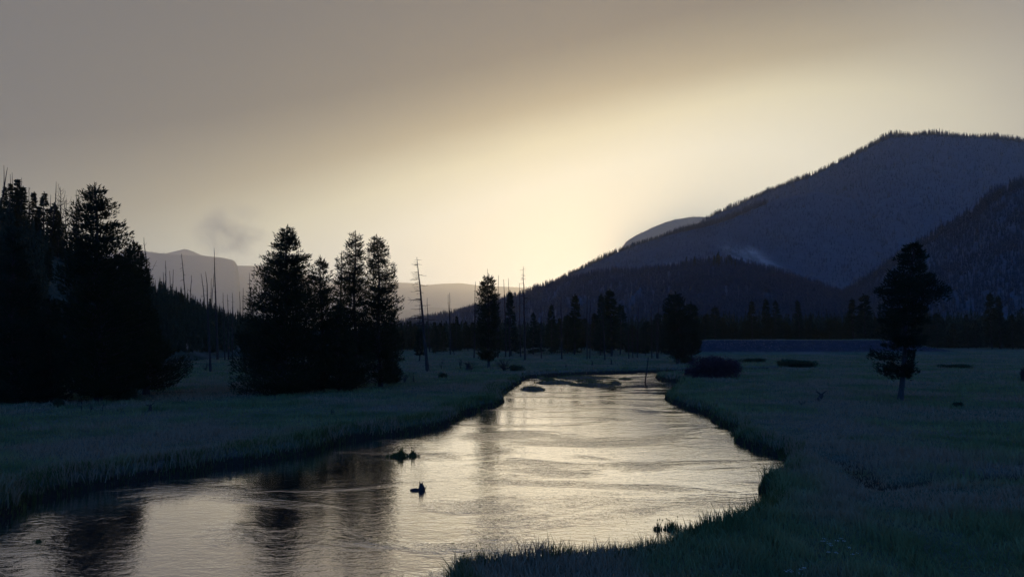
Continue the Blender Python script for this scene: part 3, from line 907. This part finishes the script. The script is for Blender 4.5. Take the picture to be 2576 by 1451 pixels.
snag('tall leaning dead pine with thin branches reaching left, near the bank', (1076, 935), (1049, 646), .30, 60, .17, 'curl', -1, seed=1, start=.38)
snag('bare slanting dead tree just left of the leaning one', (1058, 890), (1057, 762), .12, 14, .1, 'droop', -1, seed=2)
snag('short bare pole tree right of the leaning dead pine', (1081, 886), (1074, 749), .15, 6, .05, seed=3)
snag('single bare snag halfway between the leaning dead pine and the columnar pine', (1133, 893), (1131, 736), .16, 10, .06, seed=4)
snag('thin crooked snag leaning on the single bare one', (1143, 893), (1127, 740), .07, 4, .05, seed=5, hook=-.02)
snag('bare snag touching the left side of the columnar pine', (1193, 900), (1196, 708), .17, 14, .08, side=-1, seed=6)
snag('bare spike rising out of the top of the columnar pine', (1227, 896), (1226, 676), .12, 0, seed=7)
snag('first thin snag right of the columnar pine', (1253, 900), (1254, 692), .13, 6, .04, seed=8)
snag('second thin snag right of the columnar pine, with bent stem', (1272, 898), (1267, 702), .15, 6, .04, seed=9, hook=.01)
snag('third thin snag right of the columnar pine', (1282, 898), (1279, 700), .13, 5, .04, seed=10)
snag('thin snag close on the left of the tall branching one', (1310, 898), (1306, 712), .13, 10, .07, seed=11)
snag('tall branching snag standing above the bend belt', (1321, 905), (1317, 670), .24, 34, .12, 'curl', seed=12, start=.5)
snag('dark snag above the islets left of the tall thin conifer', (1413, 903), (1411, 747), .17, 8, .06, seed=13)
snag('thin snag between the tall thin conifer and the twin conifers', (1477, 903), (1477, 742), .14, 10, .05, seed=14)
snag('thin snag beside the one between the thin and the twin conifers', (1484, 903), (1485, 756), .10, 6, .05, seed=15)
snag('snag leaning between the twin conifers of the bend belt', (1522, 905), (1514, 730), .14, 8, .05, seed=16)
for i, (bx, tx, ty) in enumerate([(1592, 1590, 792), (1603, 1606, 770), (1640, 1638, 768), (1652, 1651, 790), (1582, 1580, 805), (1362, 1361, 770), (1655, 1657, 762)]):
    snag('faint bare snag among the conifers of the bend belt', (bx, 902), (tx, ty), .12, 7, .05, seed=30 + i, group='faint snags in the bend belt')
snag('tall nearer snag with short stubs, foremost of those left of the middle clump', (530, 934), (519, 683), .20, 16, .05, seed=50, start=.45)
snag('tallest straight snag above the far left slope, reddish and tapering', (548, 905), (538, 624), .26, 18, .045, seed=51, start=.4)
for i, (bx, tx, ty, lab) in enumerate([(566, 561, 736, 'snag just right of the tallest straight one'), (575, 573, 740, 'snag second to the right of the tallest straight one'),
                                       (585, 585, 736, 'snag third to the right of the tallest straight one')]):
    snag(lab + ' by the far left slope', (bx, 905), (tx, ty), .13, 16, .07, seed=55 + i)


def hill_snag(label, px, t, top, r, *a, **k):
    p = H_left.pos(np.array([float(px)]), np.array([float(t)]))[0]; Y = p[1]
    # pixel row of the ground at that place
    dz = (p[2] - CAMH) / Y; b = (dz * math.cos(PITCH) - math.sin(PITCH)) / (math.cos(PITCH) + dz * math.sin(PITCH))
    snag(label, (px, 725.5 - b * F), top, r, *a, Y=Y, **k)


hill_snag('dead tree with one side fork, rising from the slope beside the left clump', 377, -.02, (361, 597), .22, 16, .20, 'antler', 0, seed=60, start=.25)
hill_snag('two stemmed snag low on the left slope, left stem', 415, -.01, (410, 684), .12, 3, .1, 'antler', seed=61)
hill_snag('two stemmed snag low on the left slope, right stem', 418, -.01, (417, 655), .15, 6, .12, 'antler', seed=62)
hill_snag('thin snag right of the two stemmed one on the left slope', 430, -.01, (427, 681), .10, 3, .08, seed=63)
hill_snag('thin straight snag before the open stretch of the left slope', 434, -.01, (436, 677), .10, 3, .08, seed=64)
hill_snag('tall snag with drooping twigs on the mesa side of the left slope', 468, -.01, (457, 638), .20, 22, .10, seed=65)
hill_snag('forked snag shaped like a letter Y on the left slope', 477, -.01, (482, 692), .14, 5, .25, 'antler', 1, seed=66, start=.3)
hill_snag('curved snag left of the foremost tall snag', 515, -.01, (506, 688), .17, 14, .12, 'curl', seed=67, hook=.02)
hill_snag('short upright snag left of the tallest straight one', 530, -.01, (532, 700), .14, 6, .08, seed=68)
hill_snag('short slanting snag left of the tallest straight one', 531, -.01, (538, 688), .11, 4, .08, seed=69)
hill_snag('thin snag before the sapling pine of the middle clump', 605, -.01, (603, 733), .13, 6, .07, seed=70)
hill_snag('second thin snag before the sapling pine of the middle clump', 611, -.01, (612, 724), .13, 10, .09, seed=71)
hill_snag('bare snag with side twigs rising above the sapling pine', 633, -.01, (627, 686), .16, 14, .10, side=-1, seed=72)
hill_snag('upright snag on the left slope at the photo edge', 10, 0, (10, 416), .14, 5, .05, seed=73)
hill_snag('thick snag leaning right at the photo edge', -3, 0, (19, 421), .20, 0, seed=74)
hill_snag('left one of two thin snags beside the bushy topped slope conifer', 28, 0, (26, 438), .10, 5, .06, seed=75)
hill_snag('right one of two thin snags beside the bushy topped slope conifer', 32, 0, (30, 434), .10, 5, .06, seed=76)
hill_snag('faint snag right of the pointed slope conifer', 54, 0, (55, 447), .09, 5, .08, seed=77)
hill_snag('forked dead tree with fan of twigs on the left skyline', 76, 0, (73, 471), .12, 12, .22, 'antler', seed=78, start=.45)
hill_snag('long snag leaning right on the left skyline', 124, 0, (142, 457), .17, 0, seed=79, hook=.02)
hill_snag('short snag beside the long leaning one on the left skyline', 126, 0, (128, 490), .10, 4, .07, seed=80)
hill_snag('antler shaped dead tree with many upcurved limbs on the left skyline', 155, 0, (152, 470), .16, 26, .30, 'antler', seed=81, start=.35)
hill_snag('smaller dead tree with wide curved limbs right of the antler shaped one', 161, 0, (168, 501), .12, 14, .38, 'antler', 1, seed=82, start=.3)
hill_snag('left one of the snags rising behind the tallest pine', 192, 0, (191, 478), .12, 8, .15, 'antler', seed=83)
hill_snag('right one of the snags rising behind the tallest pine', 196, 0, (199, 478), .12, 6, .12, 'antler', seed=84)
for i in range(14):
    hill_snag('thin burnt pole on the low end of the left slope', R.uniform(395, 640), R.uniform(-.3, 0), (0, 0), .08, 0) if False else None

# dead brush and stumps on the banks


def dead_shrub(label, px, py, w, h, n, seed, name='dead_shrub', style=1.0, mat=None):
    g = np.random.default_rng(seed); X, Y = gnd(px, py); s = Y / F
    w *= s; h *= s
    root_b = MB(); t = np.linspace(0, 1, 6); ph = g.uniform(0, 2 * np.pi, n)
    out = g.uniform(.3, 1, n) * w / 2; hh = h * g.uniform(.5, 1.05, n)
    P = np.zeros((n, 6, 3)); P[..., 0] = np.cos(ph)[:, None] * out[:, None] * t ** style; P[..., 1] = np.sin(ph)[:, None] * out[:, None] * t ** style
    P[..., 2] = hh[:, None] * t ** .8 - .1
    P += g.normal(0, .05, P.shape) * h * t[None, :, None]
    tubes(root_b, P, (.02 + .015 * h) * np.linspace(1, .25, 6)[None] * np.ones((n, 1)), 4)
    m = n * 3; b = g.integers(0, n, m); k = g.integers(2, 5, m); d = g.normal(0, 1, (m, 3)); d[:, 2] = np.abs(d[:, 2]) * .8
    d /= np.linalg.norm(d, axis=1, keepdims=True)
    Q = P[b, k][:, None] + d[:, None] * (np.linspace(0, 1, 3)[None, :, None] * h * .35 * g.uniform(.4, 1, m)[:, None, None])
    tubes(root_b, Q, np.tile((.012 + .006 * h) * np.array([1, .7, .3]), (m, 1)), 3)
    o = root_b.build(name, mat or M_DEAD); o.location = (X, Y, float(ground_z(X, Y)))
    return tag(o, label, 'dead shrub')


dead_shrub('wide tangle of grey dead branches right of the columnar pine foot', 1268, 934, 62, 34, 26, 1, style=1.2)
dead_shrub('thin tangle of twigs left of the columnar pine foot', 1185, 932, 52, 26, 16, 2)
dead_shrub('crooked dead bush below the single bare snag', 1158, 930, 18, 34, 6, 3)
dead_shrub('slanting broken stem right of the leaning dead pine', 1110, 928, 22, 28, 3, 4, style=1.5)
dead_shrub('twiggy dead bush at the right foot of the middle clump', 1018, 962, 26, 30, 9, 5)
dead_shrub('small crooked dead stem near the middle clump, right one', 1042, 964, 10, 32, 4, 6)
dead_shrub('curved thin twig below the tallest pine, first from left', 205, 1034, 10, 28, 3, 7)
dead_shrub('curved thin twig below the tallest pine, second from left', 228, 1034, 10, 28, 3, 8)
dead_shrub('curved thin twig below the tallest pine, third from left', 258, 1036, 10, 30, 3, 9)
dead_shrub('low dead twigs on the grass left of the dark stump', 302, 1033, 28, 14, 8, 10)
dead_shrub('tall thin twig on the meadow left of the foremost snag', 478, 918, 8, 28, 3, 11)
dead_shrub('tangle of dead branches at the foot of the foremost snag', 516, 932, 30, 22, 10, 12)
dead_shrub('knee high dead sapling on the left meadow above the river', 833, 1043, 22, 24, 6, 13)


def lump(mb, c, rx, ry, rz, g, k=10, m=14, rough=.25):
    th = np.linspace(0, np.pi, k); ph = np.linspace(0, 2 * np.pi, m, endpoint=False)
    T, Pp = np.meshgrid(th, ph, indexing='ij'); s = int(g.integers(0, 999))
    q = 1 + rough * 2 * fbm(np.cos(Pp) * np.sin(T) * 1.7 + 5, np.sin(Pp) * np.sin(T) * 1.7 + np.cos(T) * 2 + 5, 3, s)
    V = np.stack([c[0] + rx * q * np.sin(T) * np.cos(Pp), c[1] + ry * q * np.sin(T) * np.sin(Pp), c[2] + rz * q * np.cos(T)], -1)
    i = np.arange(k - 1)[:, None] * m + np.arange(m)[None]; j = np.arange(k - 1)[:, None] * m + (np.arange(m)[None] + 1) % m
    mb.add(V, np.stack([np.stack([i, i + m, j + m], -1), np.stack([i, j + m, j], -1)], -2))


def stump(label, px, py, w, h, seed, name='tree_stump', mat=None, z=None, spikes=6, lean=0):
    g = np.random.default_rng(seed); X, Y = gnd(px, py, 0 if z is None else z); s = Y / F; w *= s; h *= s
    mb = MB(); k = 7; t = np.linspace(0, 1, k)
    P = np.stack([lean * h * t, 0 * t, h * t * .8], 1)[None]
    tubes(mb, P, (w * .5 * np.array([1.2, .8, .6, .55, .5, .42, .16]))[None] * g.uniform(.85, 1.15, k), 8)
    for q in range(spikes):
        a = g.uniform(0, 6.28); L = w * g.uniform(.6, 1.2); r0 = w * .2
        b = np.array([lean * h * .7, 0, h * .7]) if q % 2 else np.array([0, 0, h * .12])
        e = b + np.array([math.cos(a) * L * .7, math.sin(a) * L * .7, h * g.uniform(.15, .5) if q % 2 else -h * .1])
        tubes(mb, np.stack([b, (b + e) / 2 + g.normal(0, .03, 3) * h, e])[None], np.array([[r0 * .5, r0 * .35, r0 * .08]]), 5)
    o = mb.build(name, mat or M_DEAD, smooth=True); o.location = (X, Y, (float(ground_z(X, Y)) if z is None else z) - .03)
    return tag(o, label, 'stump')


stump('dark broken stump on the grass below the left clump', 378, 1033, 15, 22, 1)
stump('squat rotten stump on the bank left of the columnar pine', 1178, 932, 22, 20, 2)
stump('thin post like stump in the reeds left of the pole', 1490, 921, 6, 15, 3, spikes=2)
stump('tiny stump on the far bank above the islets', 1424, 926, 5, 10, 4, spikes=2)
stump('short broken trunk at the foot of the twin conifers', 1538, 919, 7, 18, 5, spikes=2)
stump('upturned pale root stump on the right meadow', 2058, 1010, 20, 24, 6, lean=.5, spikes=9)
dead_shrub('grey twigs trailing left from the upturned root stump', 2018, 1020, 44, 14, 10, 20)

# the pole stuck in the river
g0 = np.random.default_rng(8)
X, Y = gnd(1623, 962, WZ); tp = at(1631, 899, Y)
mb = MB(); t = np.linspace(-.25, 1, 7)
tubes(mb, np.stack([(tp[0] - X) * t, 0 * t, (tp[2] - WZ) * t], 1)[None] + g0.normal(0, .012, (1, 7, 3)), (np.linspace(.13, .08, 7))[None], 7)
o = mb.build('wooden_pole', M_DEAD); o.location = (X, Y, WZ); tag(o, 'thin leaning wooden pole stuck in the river near the far bend', 'pole')

# driftwood in the river: a log with an upright broken root
X, Y = gnd(1055, 1233, WZ); s = Y / F
mb = MB(); rngw = np.random.default_rng(4)
lump(mb, (-.20, 0, 0), .28, .16, .12, rngw, rough=.2)
lump(mb, (.10, 0, .08), .17, .14, .24, rngw, rough=.3)
def spike(mb, a, b, r0, r1):
    a = np.array(a, float); b = np.array(b, float)
    tubes(mb, np.stack([a, a + (b - a) * .5 + [0.01, 0, 0.01], b])[None], np.array([[r0, (r0 + r1) / 2, r1]]), 6)
spike(mb, (.04, 0, .2), (.005, 0, .44), .07, .012); spike(mb, (.10, 0, .2), (.15, 0, .40), .08, .02)
spike(mb, (.16, 0, .1), (.27, .0, .02), .08, .03); spike(mb, (.25, 0, -.02), (.345, 0, .23), .028, .016)
o = mb.build('driftwood_log', M_DEAD, smooth=True); o.location = (X, Y, WZ); tag(o, 'dark driftwood root with an upright broken stub sticking out of the river', 'driftwood')


# ------------------------------------------------------------------ bushes
def bush(name, label, px, py, w, h, mat, seed, n=2600, L=.22, W=.05, cat='bush', lobes=7, depth=.7, z=None):
    global rng
    rng = np.random.default_rng(seed); X, Y = gnd(px, py); s = Y / F; w *= s; h *= s
    root = empty(name, (X, Y, float(ground_z(X, Y)) - .05)); tag(root, label, cat)
    c = np.stack([rng.uniform(-.36, .36, lobes) * w, rng.uniform(-.3, .3, lobes) * w * depth, rng.uniform(.3, .55, lobes) * h], 1)
    rr = np.stack([rng.uniform(.2, .32, lobes) * w, rng.uniform(.2, .3, lobes) * w * depth, rng.uniform(.38, .5, lobes) * h], 1)
    k = rng.integers(0, lobes, n); d = rng.normal(size=(n, 3)); d /= np.linalg.norm(d, axis=1, keepdims=True)
    q = rng.random(n) ** .45 * (1 + .35 * fbm(d[:, 0] * 2.2 + k * 3.1, d[:, 2] * 2.2 + d[:, 1], 3, seed))
    q = np.where(rng.random(n) < .10, q * rng.uniform(1.05, 1.4, n), q)
    P = c[k] + d * rr[k] * q[:, None]; P[:, 2] = np.abs(P[:, 2])
    d[:, 2] += .7
    st = MB(); m = 26; kk = rng.integers(0, lobes, m); e = c[kk] + rng.normal(0, .3, (m, 3)) * rr[kk]; t = np.linspace(0, 1, 4)
    Q = e[:, None] * t[None, :, None] * np.array([1, 1, 1]); Q[..., 2] = e[:, 2:3] * t ** .7
    tubes(st, Q, np.tile(np.array([.035, .025, .018, .008]) * max(.5, h / 2), (m, 1)), 4)
    mb = MB(); shoots(mb, P, d + rng.normal(0, .4, (n, 3)), L * rng.uniform(.6, 1.3, n), W * rng.uniform(.7, 1.4, n))
    st.build('stems', M_BARK, root); mb.build('foliage', mat, root)
    return root


bush('willow_bush', 'large rounded reddish brown bush on the right bank near the bend', 1798, 951, 122, 56, M_SHRUB_RED, 1, 9000, .26, .06, lobes=12)
bush('willow_bush', 'low reddish bush spilling left from the large rounded one', 1742, 950, 36, 24, M_SHRUB_RED, 2, 1500, .24, .06)
bush('shrub', 'wide flat dark shrub on the right meadow below the roadway fill', 2010, 924, 98, 20, M_SHRUB, 3, 5000, .28, .07, lobes=10)
bush('shrub', 'small flat dark shrub right of the wide flat one, beyond the solitary pine', 2400, 926, 66, 9, M_SHRUB, 4, 1800, .28, .07)
bush('shrub', 'tiny dark tuft like shrub on the meadow right of the solitary pine', 2410, 1025, 20, 11, M_SHRUB, 5, 500, .2, .04)
bush('willow_bush', 'dark bush cut by the right edge of the photo', 2582, 958, 34, 34, M_SHRUB_RED, 6, 1500, .26, .06)
bush('shrub', 'flat green shrub at the foot of the roadway fill', 1895, 909, 60, 9, M_SHRUB, 7, 1500, .3, .07)
bush('shrub', 'flat green shrub just right of the large reddish bush', 1880, 924, 60, 8, M_SHRUB, 8, 1500, .3, .07)
bush('shrub', 'low leafy shrub under the tallest pine of the left clump', 310, 1003, 50, 34, M_SHRUB, 9, 1500, .26, .06)
bush('shrub', 'small dark shrub on the grass before the left clump', 146, 1022, 20, 22, M_SHRUB, 10, 500, .22, .05)
bush('shrub', 'small green shrub on the left bank near the leaning dead pine', 1115, 950, 20, 14, M_SHRUB, 11, 400, .2, .05)
bush('shrub', 'short juniper like shrub at the foot of the dead tangle', 1300, 934, 34, 16, M_SHRUB, 12, 900, .24, .06)
bush('shrub', 'low dark thicket under the round topped pines', 1722, 914, 46, 20, M_SHRUB, 13, 1200, .3, .07)


# ------------------------------------------------------------------ gravel islets
def islet(label, x0, x1, y0, y1, hgt, seed):
    global rng
    rng = np.random.default_rng(seed)
    Xa, Ya = gnd((x0 + x1) / 2, y1, WZ); Xb, Yb = gnd((x0 + x1) / 2, y0, WZ)
    w = (x1 - x0) / F * Ya / 2; Yb = min(Yb, Ya + 9); cy = (Ya + Yb) / 2; dp = max(1.0, (Yb - Ya) / 2); cx = (Xa + Xb) / 2
    hgt *= 1.15
    root = empty('islet', (cx, cy, WZ)); tag(root, label, 'islet', 'low islets in the river bend')
    k, m = 8, 36; r = np.linspace(0, 1, k); a = np.linspace(0, 2 * np.pi, m, endpoint=False); Rr, A = np.meshgrid(r, a, indexing='ij')
    q = 1 + .6 * fbm(np.cos(A) * 1.8 + 3, np.sin(A) * 1.8 + 3, 3, seed)
    V = np.stack([w * Rr * np.cos(A) * q, dp * Rr * np.sin(A) * q, hgt * (1 - Rr ** 2.2) - .12 * Rr + .06 * fbm(Rr * np.cos(A) * 9, Rr * np.sin(A) * 9, 2, seed)], -1)
    i = np.arange(k - 1)[:, None] * m + np.arange(m)[None]; j = np.arange(k - 1)[:, None] * m + (np.arange(m)[None] + 1) % m
    mb = MB(); mb.add(V, np.stack([np.stack([i, i + m, j + m], -1), np.stack([i, j + m, j], -1)], -2))
    mb.build('gravel', M_MUD, root, smooth=True)
    n = int(220 * w); rr = np.sqrt(rng.random(n)) * .93; aa = rng.uniform(0, 6.28, n); qq = 1 + .6 * fbm(np.cos(aa) * 1.8 + 3, np.sin(aa) * 1.8 + 3, 3, seed)
    P = np.stack([w * rr * np.cos(aa) * qq, dp * rr * np.sin(aa) * qq, hgt * (1 - rr ** 2.2) - .1], 1)
    gb = MB(); blades(gb, P, rng.uniform(.12, .32, n) * (0.6 + vnoise(P[:, 0] * 1.2, P[:, 1], 4)), np.full(n, .035), rng.uniform(.1, .7, n))
    tag(gb.build('grass', M_SEDGE, root), kind='stuff')


M_MUD = bark_mat('wet gravel', (.018, .014, .011), (.045, .036, .028), 3)
for i, a in enumerate([('nearest of the low islets, left of the others', 1306, 1376, 972, 986, .38), ('long narrow islet just behind the nearest one', 1340, 1446, 956, 968, .34),
                       ('small islet touching the left bank behind the long narrow one', 1348, 1374, 946, 955, .25), ('longest and farthest green islet across the bend', 1380, 1548, 946, 955, .34),
                       ('thin islet between the farthest and the front bar', 1442, 1521, 957, 962, .2), ('long brown bar islet at the front of the group', 1430, 1552, 965, 974, .34),
                       ('short humped islet at the right end of the group', 1536, 1563, 961, 969, .34), ('sliver of gravel right of the farthest islet', 1555, 1592, 952, 956, .14),
                       ('low mud bar left of the longest green islet, nearly awash', 1368, 1400, 953, 957, .16), ('tiny mud islet off the left bank point', 1262, 1277, 984, 989, .2)]):
    islet(*a, seed=40 + i)


# ------------------------------------------------------------------ grass
def tuft(name, label, px, py, w, hgt, n, seed, stalks=0, mound=True, z=WZ, mat=None, cat='grass tuft'):
    global rng
    rng = np.random.default_rng(seed); X, Y = gnd(px, py, z); s = Y / F; w *= s; hgt *= s
    root = empty(name, (X, Y, z)); tag(root, label, cat)
    if mound:
        mb = MB(); lump(mb, (0, 0, -.05), w * .48, w * .16, .05 + hgt * .10, rng, rough=.2); mb.build('sod', M_MUD, root, smooth=True)
    x = rng.normal(0, .22, n) * w; y = rng.normal(0, .14, n) * w; P = np.stack([x, y, np.full(n, 0.0)], 1)
    hh = hgt * (.22 + .08 * rng.random(n) + .75 * np.exp(-((x / w - .04) / (.12 if mound else .34)) ** 2) * rng.random(n) ** (1.6 if mound else .9))
    gb = MB(); blades(gb, P, hh, np.full(n, .007 + .00035 * Y), rng.uniform(.05, .45, n))
    gb.build('blades', mat or M_SEDGE, root)
    if stalks:
        sb = MB(); t = np.linspace(0, 1, 4); L = hgt * rng.uniform(.7, 1.0, stalks); d = rng.normal(0, .25, (stalks, 2))
        Q = np.zeros((stalks, 4, 3)); Q[..., 0] = rng.normal(0, .2, stalks)[:, None] * w + d[:, :1] * L[:, None] * t ** 1.6; Q[..., 1] = d[:, 1:] * L[:, None] * t ** 1.6; Q[..., 2] = L[:, None] * t
        tubes(sb, Q, np.tile(np.array([.008, .007, .006, .005]), (stalks, 1)), 3)
        shoots(sb, Q[:, -1], np.tile([0, 0, 1.0], (stalks, 1)), .08, .03)
        sb.build('seed_stalks', M_SEDGE, root)
    return root


tuft('grass_tuft', 'grassy sod with tall spikes standing in midstream', 1006, 1149, 56, 34, 420, 1, 6)
tuft('grass_tuft', 'smaller sod with curled stalks right of the spiky one in midstream', 1038, 1147, 34, 24, 160, 2, 7)
tuft('grass_tuft', 'tiny weed clump in the water at the lower left corner', 97, 1362, 24, 9, 60, 3, 0, mound=False)
tuft('sedge_clump', 'sedge clump standing in the shallows off the right bank, larger half', 1690, 1330, 48, 26, 130, 4, 4, mound=False)
tuft('sedge_clump', 'small sedge clump left of the larger one in the shallows', 1655, 1331, 26, 22, 60, 5, 3, mound=False)
tuft('sedge_clump', 'sedge clump at the left tip of the near reed bed', 1165, 1440, 34, 44, 300, 6, 4, mound=False)
tuft('sedge_clump', 'leafy sedge clump just right of the one at the reed bed tip', 1210, 1440, 44, 60, 420, 7, 4, mound=False)


def meadow():
    global rng
    rng = np.random.default_rng(77)
    N = 560000
    r = np.exp(rng.uniform(np.log(13), np.log(360), N)); a = rng.uniform(-.74, .74, N)
    x = r * np.sin(a); y = r * np.cos(a)
    s = river_sd(x, y); k = s > -.05; x, y, r, s = x[k], y[k], r[k], s[k]
    z = ground_z(x, y, s); n = len(x)
    pat = vnoise(x / 7, y / 7, 9); pat2 = vnoise(x / 1.6, y / 1.6, 19); bank = np.exp(-np.maximum(s, 0) / 1.3)
    tus = sm(vnoise(x / .9, y / .9, 29) * .6 + vnoise(x / 3.5, y / 3.5, 39) * .6, .62, .85)
    h = .10 + .16 * pat + .12 * pat2 + .26 * tus + .30 * bank * pat2 + .10 * bank
    h *= rng.uniform(.55, 1.25, n) * np.where(rng.random(n) < .04, 1.5, 1)
    w = .0065 + .00042 * r
    P = np.stack([x, y, z - .04], 1)
    far = sm(r, 120, 300); h *= 1 - .35 * far
    h *= .6 + .4 * sm(seg_dist(x, y, PATH), .3, 1.6)
    mb = MB(); blades(mb, P, h, w * rng.uniform(.7, 1.3, n), rng.uniform(.1, .8, n))
    tag(mb.build('grass', M_GRASS), 'rough meadow grass on both sides of the river', kind='stuff')
    # darker, taller sedge along the water's edge and out into the shallows
    N = 900000
    r = np.exp(rng.uniform(np.log(14), np.log(170), N)); a = rng.uniform(-.74, .74, N); x = r * np.sin(a); y = r * np.cos(a)
    s = river_sd(x, y)
    nearr = (x > -8) & (y < 33) & (x < 16)
    edge = np.where(nearr, -.15 - 3.6 * vnoise(x / 1.4, y / 1.4, 71) ** 1.6 * sm(y, 34, 28), -.25)
    k = (s > edge) & (s < np.where(x < -2, 2.6, 1.0) * rng.random(N) ** .5) & (rng.random(N) < np.where(nearr, np.minimum(.9, np.exp(np.minimum(s, 0) * 1.3)), .8)); x, y, r, s = x[k], y[k], r[k], s[k]; n = len(x); near = nearr[k]
    z = np.maximum(ground_z(x, y, s), WZ) - .03
    h = (.26 + .42 * vnoise(x / 1.4, y / 1.4, 33) ** 1.4) * rng.uniform(.5, 1.2, n) * np.where(rng.random(n) < .07, 1.45, 1)
    h *= np.where(near, 1.15, .85)
    mb = MB(); blades(mb, np.stack([x, y, z], 1), h, (.0055 + .00035 * r) * rng.uniform(.7, 1.3, n), rng.uniform(.05, .5, n))
    tag(mb.build('reeds', M_SEDGE), 'dark sedge lining the banks and the near shallows', kind='stuff')
    return


meadow()


def flower(label, px, py, h, seed, group):
    global rng
    rng = np.random.default_rng(seed); X, Y = gnd(px, py, .3); z = float(ground_z(X, Y))
    root = empty('wildflower', (X, Y, z)); tag(root, label, 'flower', group)
    sb = MB(); k = 3; t = np.linspace(0, 1, 4); Q = np.zeros((k, 4, 3)); e = rng.normal(0, .09, (k, 2)); H = h * rng.uniform(.8, 1.1, k)
    Q[..., :2] = e[:, None] * t[None, :, None] ** 1.4; Q[..., 2] = H[:, None] * t
    tubes(sb, Q, np.tile([.006, .005, .004, .004], (k, 1)), 3); sb.build('stem', M_SEDGE, root)
    fb = MB(); n = 26; b = rng.integers(0, k, n); P = Q[b, -1] + rng.normal(0, 1, (n, 3)) * [.035, .035, .006]; d = rng.normal(0, .5, (n, 3)); d[:, 2] = 1
    shoots(fb, P, d, .02, .014); fb.build('umbel', M_FLOWER, root)


for i, (px, py) in enumerate([(2088, 1386), (2096, 1396), (2124, 1378), (2080, 1376), (1990, 1442), (2006, 1444), (2140, 1398)]):
    flower('white umbel flower in the grass at the lower right', px, py, .55, 300 + i, 'white umbel flowers in the near grass')

# ------------------------------------------------------------------ steam and haze
def plume(name, label, px, py, Y, w, h, dp, dens, color, seed, rot=0.0, sc=1.0):
    p = at(px, py, Y); s = Y / F
    mb = MB(); g = np.random.default_rng(seed); lump(mb, (0, 0, 0), 1, 1, 1, g, 14, 20, 0)
    m, nt, out, oc = new_mat(label)
    ln = nt.nodes.new('ShaderNodeVectorMath'); ln.operation = 'LENGTH'; nt.links.new(oc, ln.inputs[0])
    fall = E(nt, ln.outputs['Value']).sstep(1.0, .15)
    nn = E(nt, noise(nt, mapping(nt, oc, (1, 1, 1), (0, 0, 0), (seed, 0, 0)), sc * 1.3, 5, .62, 1.2)).sstep(.42, .70)
    v = nt.nodes.new('ShaderNodeVolumePrincipled'); v.inputs['Color'].default_value = (*color, 1)
    d = fall * nn * dens; nt.links.new(d.v, v.inputs['Density']); v.inputs['Anisotropy'].default_value = .2
    nt.links.new(v.outputs[0], out.inputs['Volume'])
    o = mb.build(name, m, smooth=True); o.location = p; o.scale = (w * s / 2, dp, h * s / 2); o.rotation_euler = (0, rot, 0)
    tag(o, label, kind='stuff')


plume('smoke', 'dark wisp of smoke above the mesa', 585, 592, 6000, 250, 190, 200, .0065, (.35, .33, .33), 3, 0.0)
plume('mist', 'pale steam drifting off the crest of the low spur', 1885, 645, 1200, 230, 60, 60, .009, (1, .94, .84), 8, .45)
plume('mist', 'thin steam along the conifers of the spur crest', 1740, 668, 1150, 300, 50, 40, .005, (1, .94, .84), 12, -.05)
plume('mist', 'small pale steam patch rising beyond the left meadow', 462, 878, 210, 48, 40, 3, .22, (.95, .93, .95), 5)


def haze():
    mb = MB(); x, y0, y1, z0, z1 = 25000, -25000, 25000, -3.2, 1500
    V = [(-x, y0, z0), (x, y0, z0), (x, y1, z0), (-x, y1, z0), (-x, y0, z1), (x, y0, z1), (x, y1, z1), (-x, y1, z1)]
    q = [(0, 3, 2, 1), (4, 5, 6, 7), (0, 1, 5, 4), (1, 2, 6, 5), (2, 3, 7, 6), (3, 0, 4, 7)]
    mb.add(V, [t for a, b, c, d in q for t in ((a, b, c), (a, c, d))])
    m, nt, out, oc = new_mat('evening haze')
    v = nt.nodes.new('ShaderNodeVolumePrincipled')
    v.inputs['Color'].default_value = (1.0, .88, .66, 1); v.inputs['Absorption Color'].default_value = (1, 1, 1, 1)
    v.inputs['Density'].default_value = 6e-5; v.inputs['Anisotropy'].default_value = .68
    nt.links.new(v.outputs[0], out.inputs['Volume'])
    tag(mb.build('haze', m), 'evening haze filling the valley', kind='stuff')


haze()
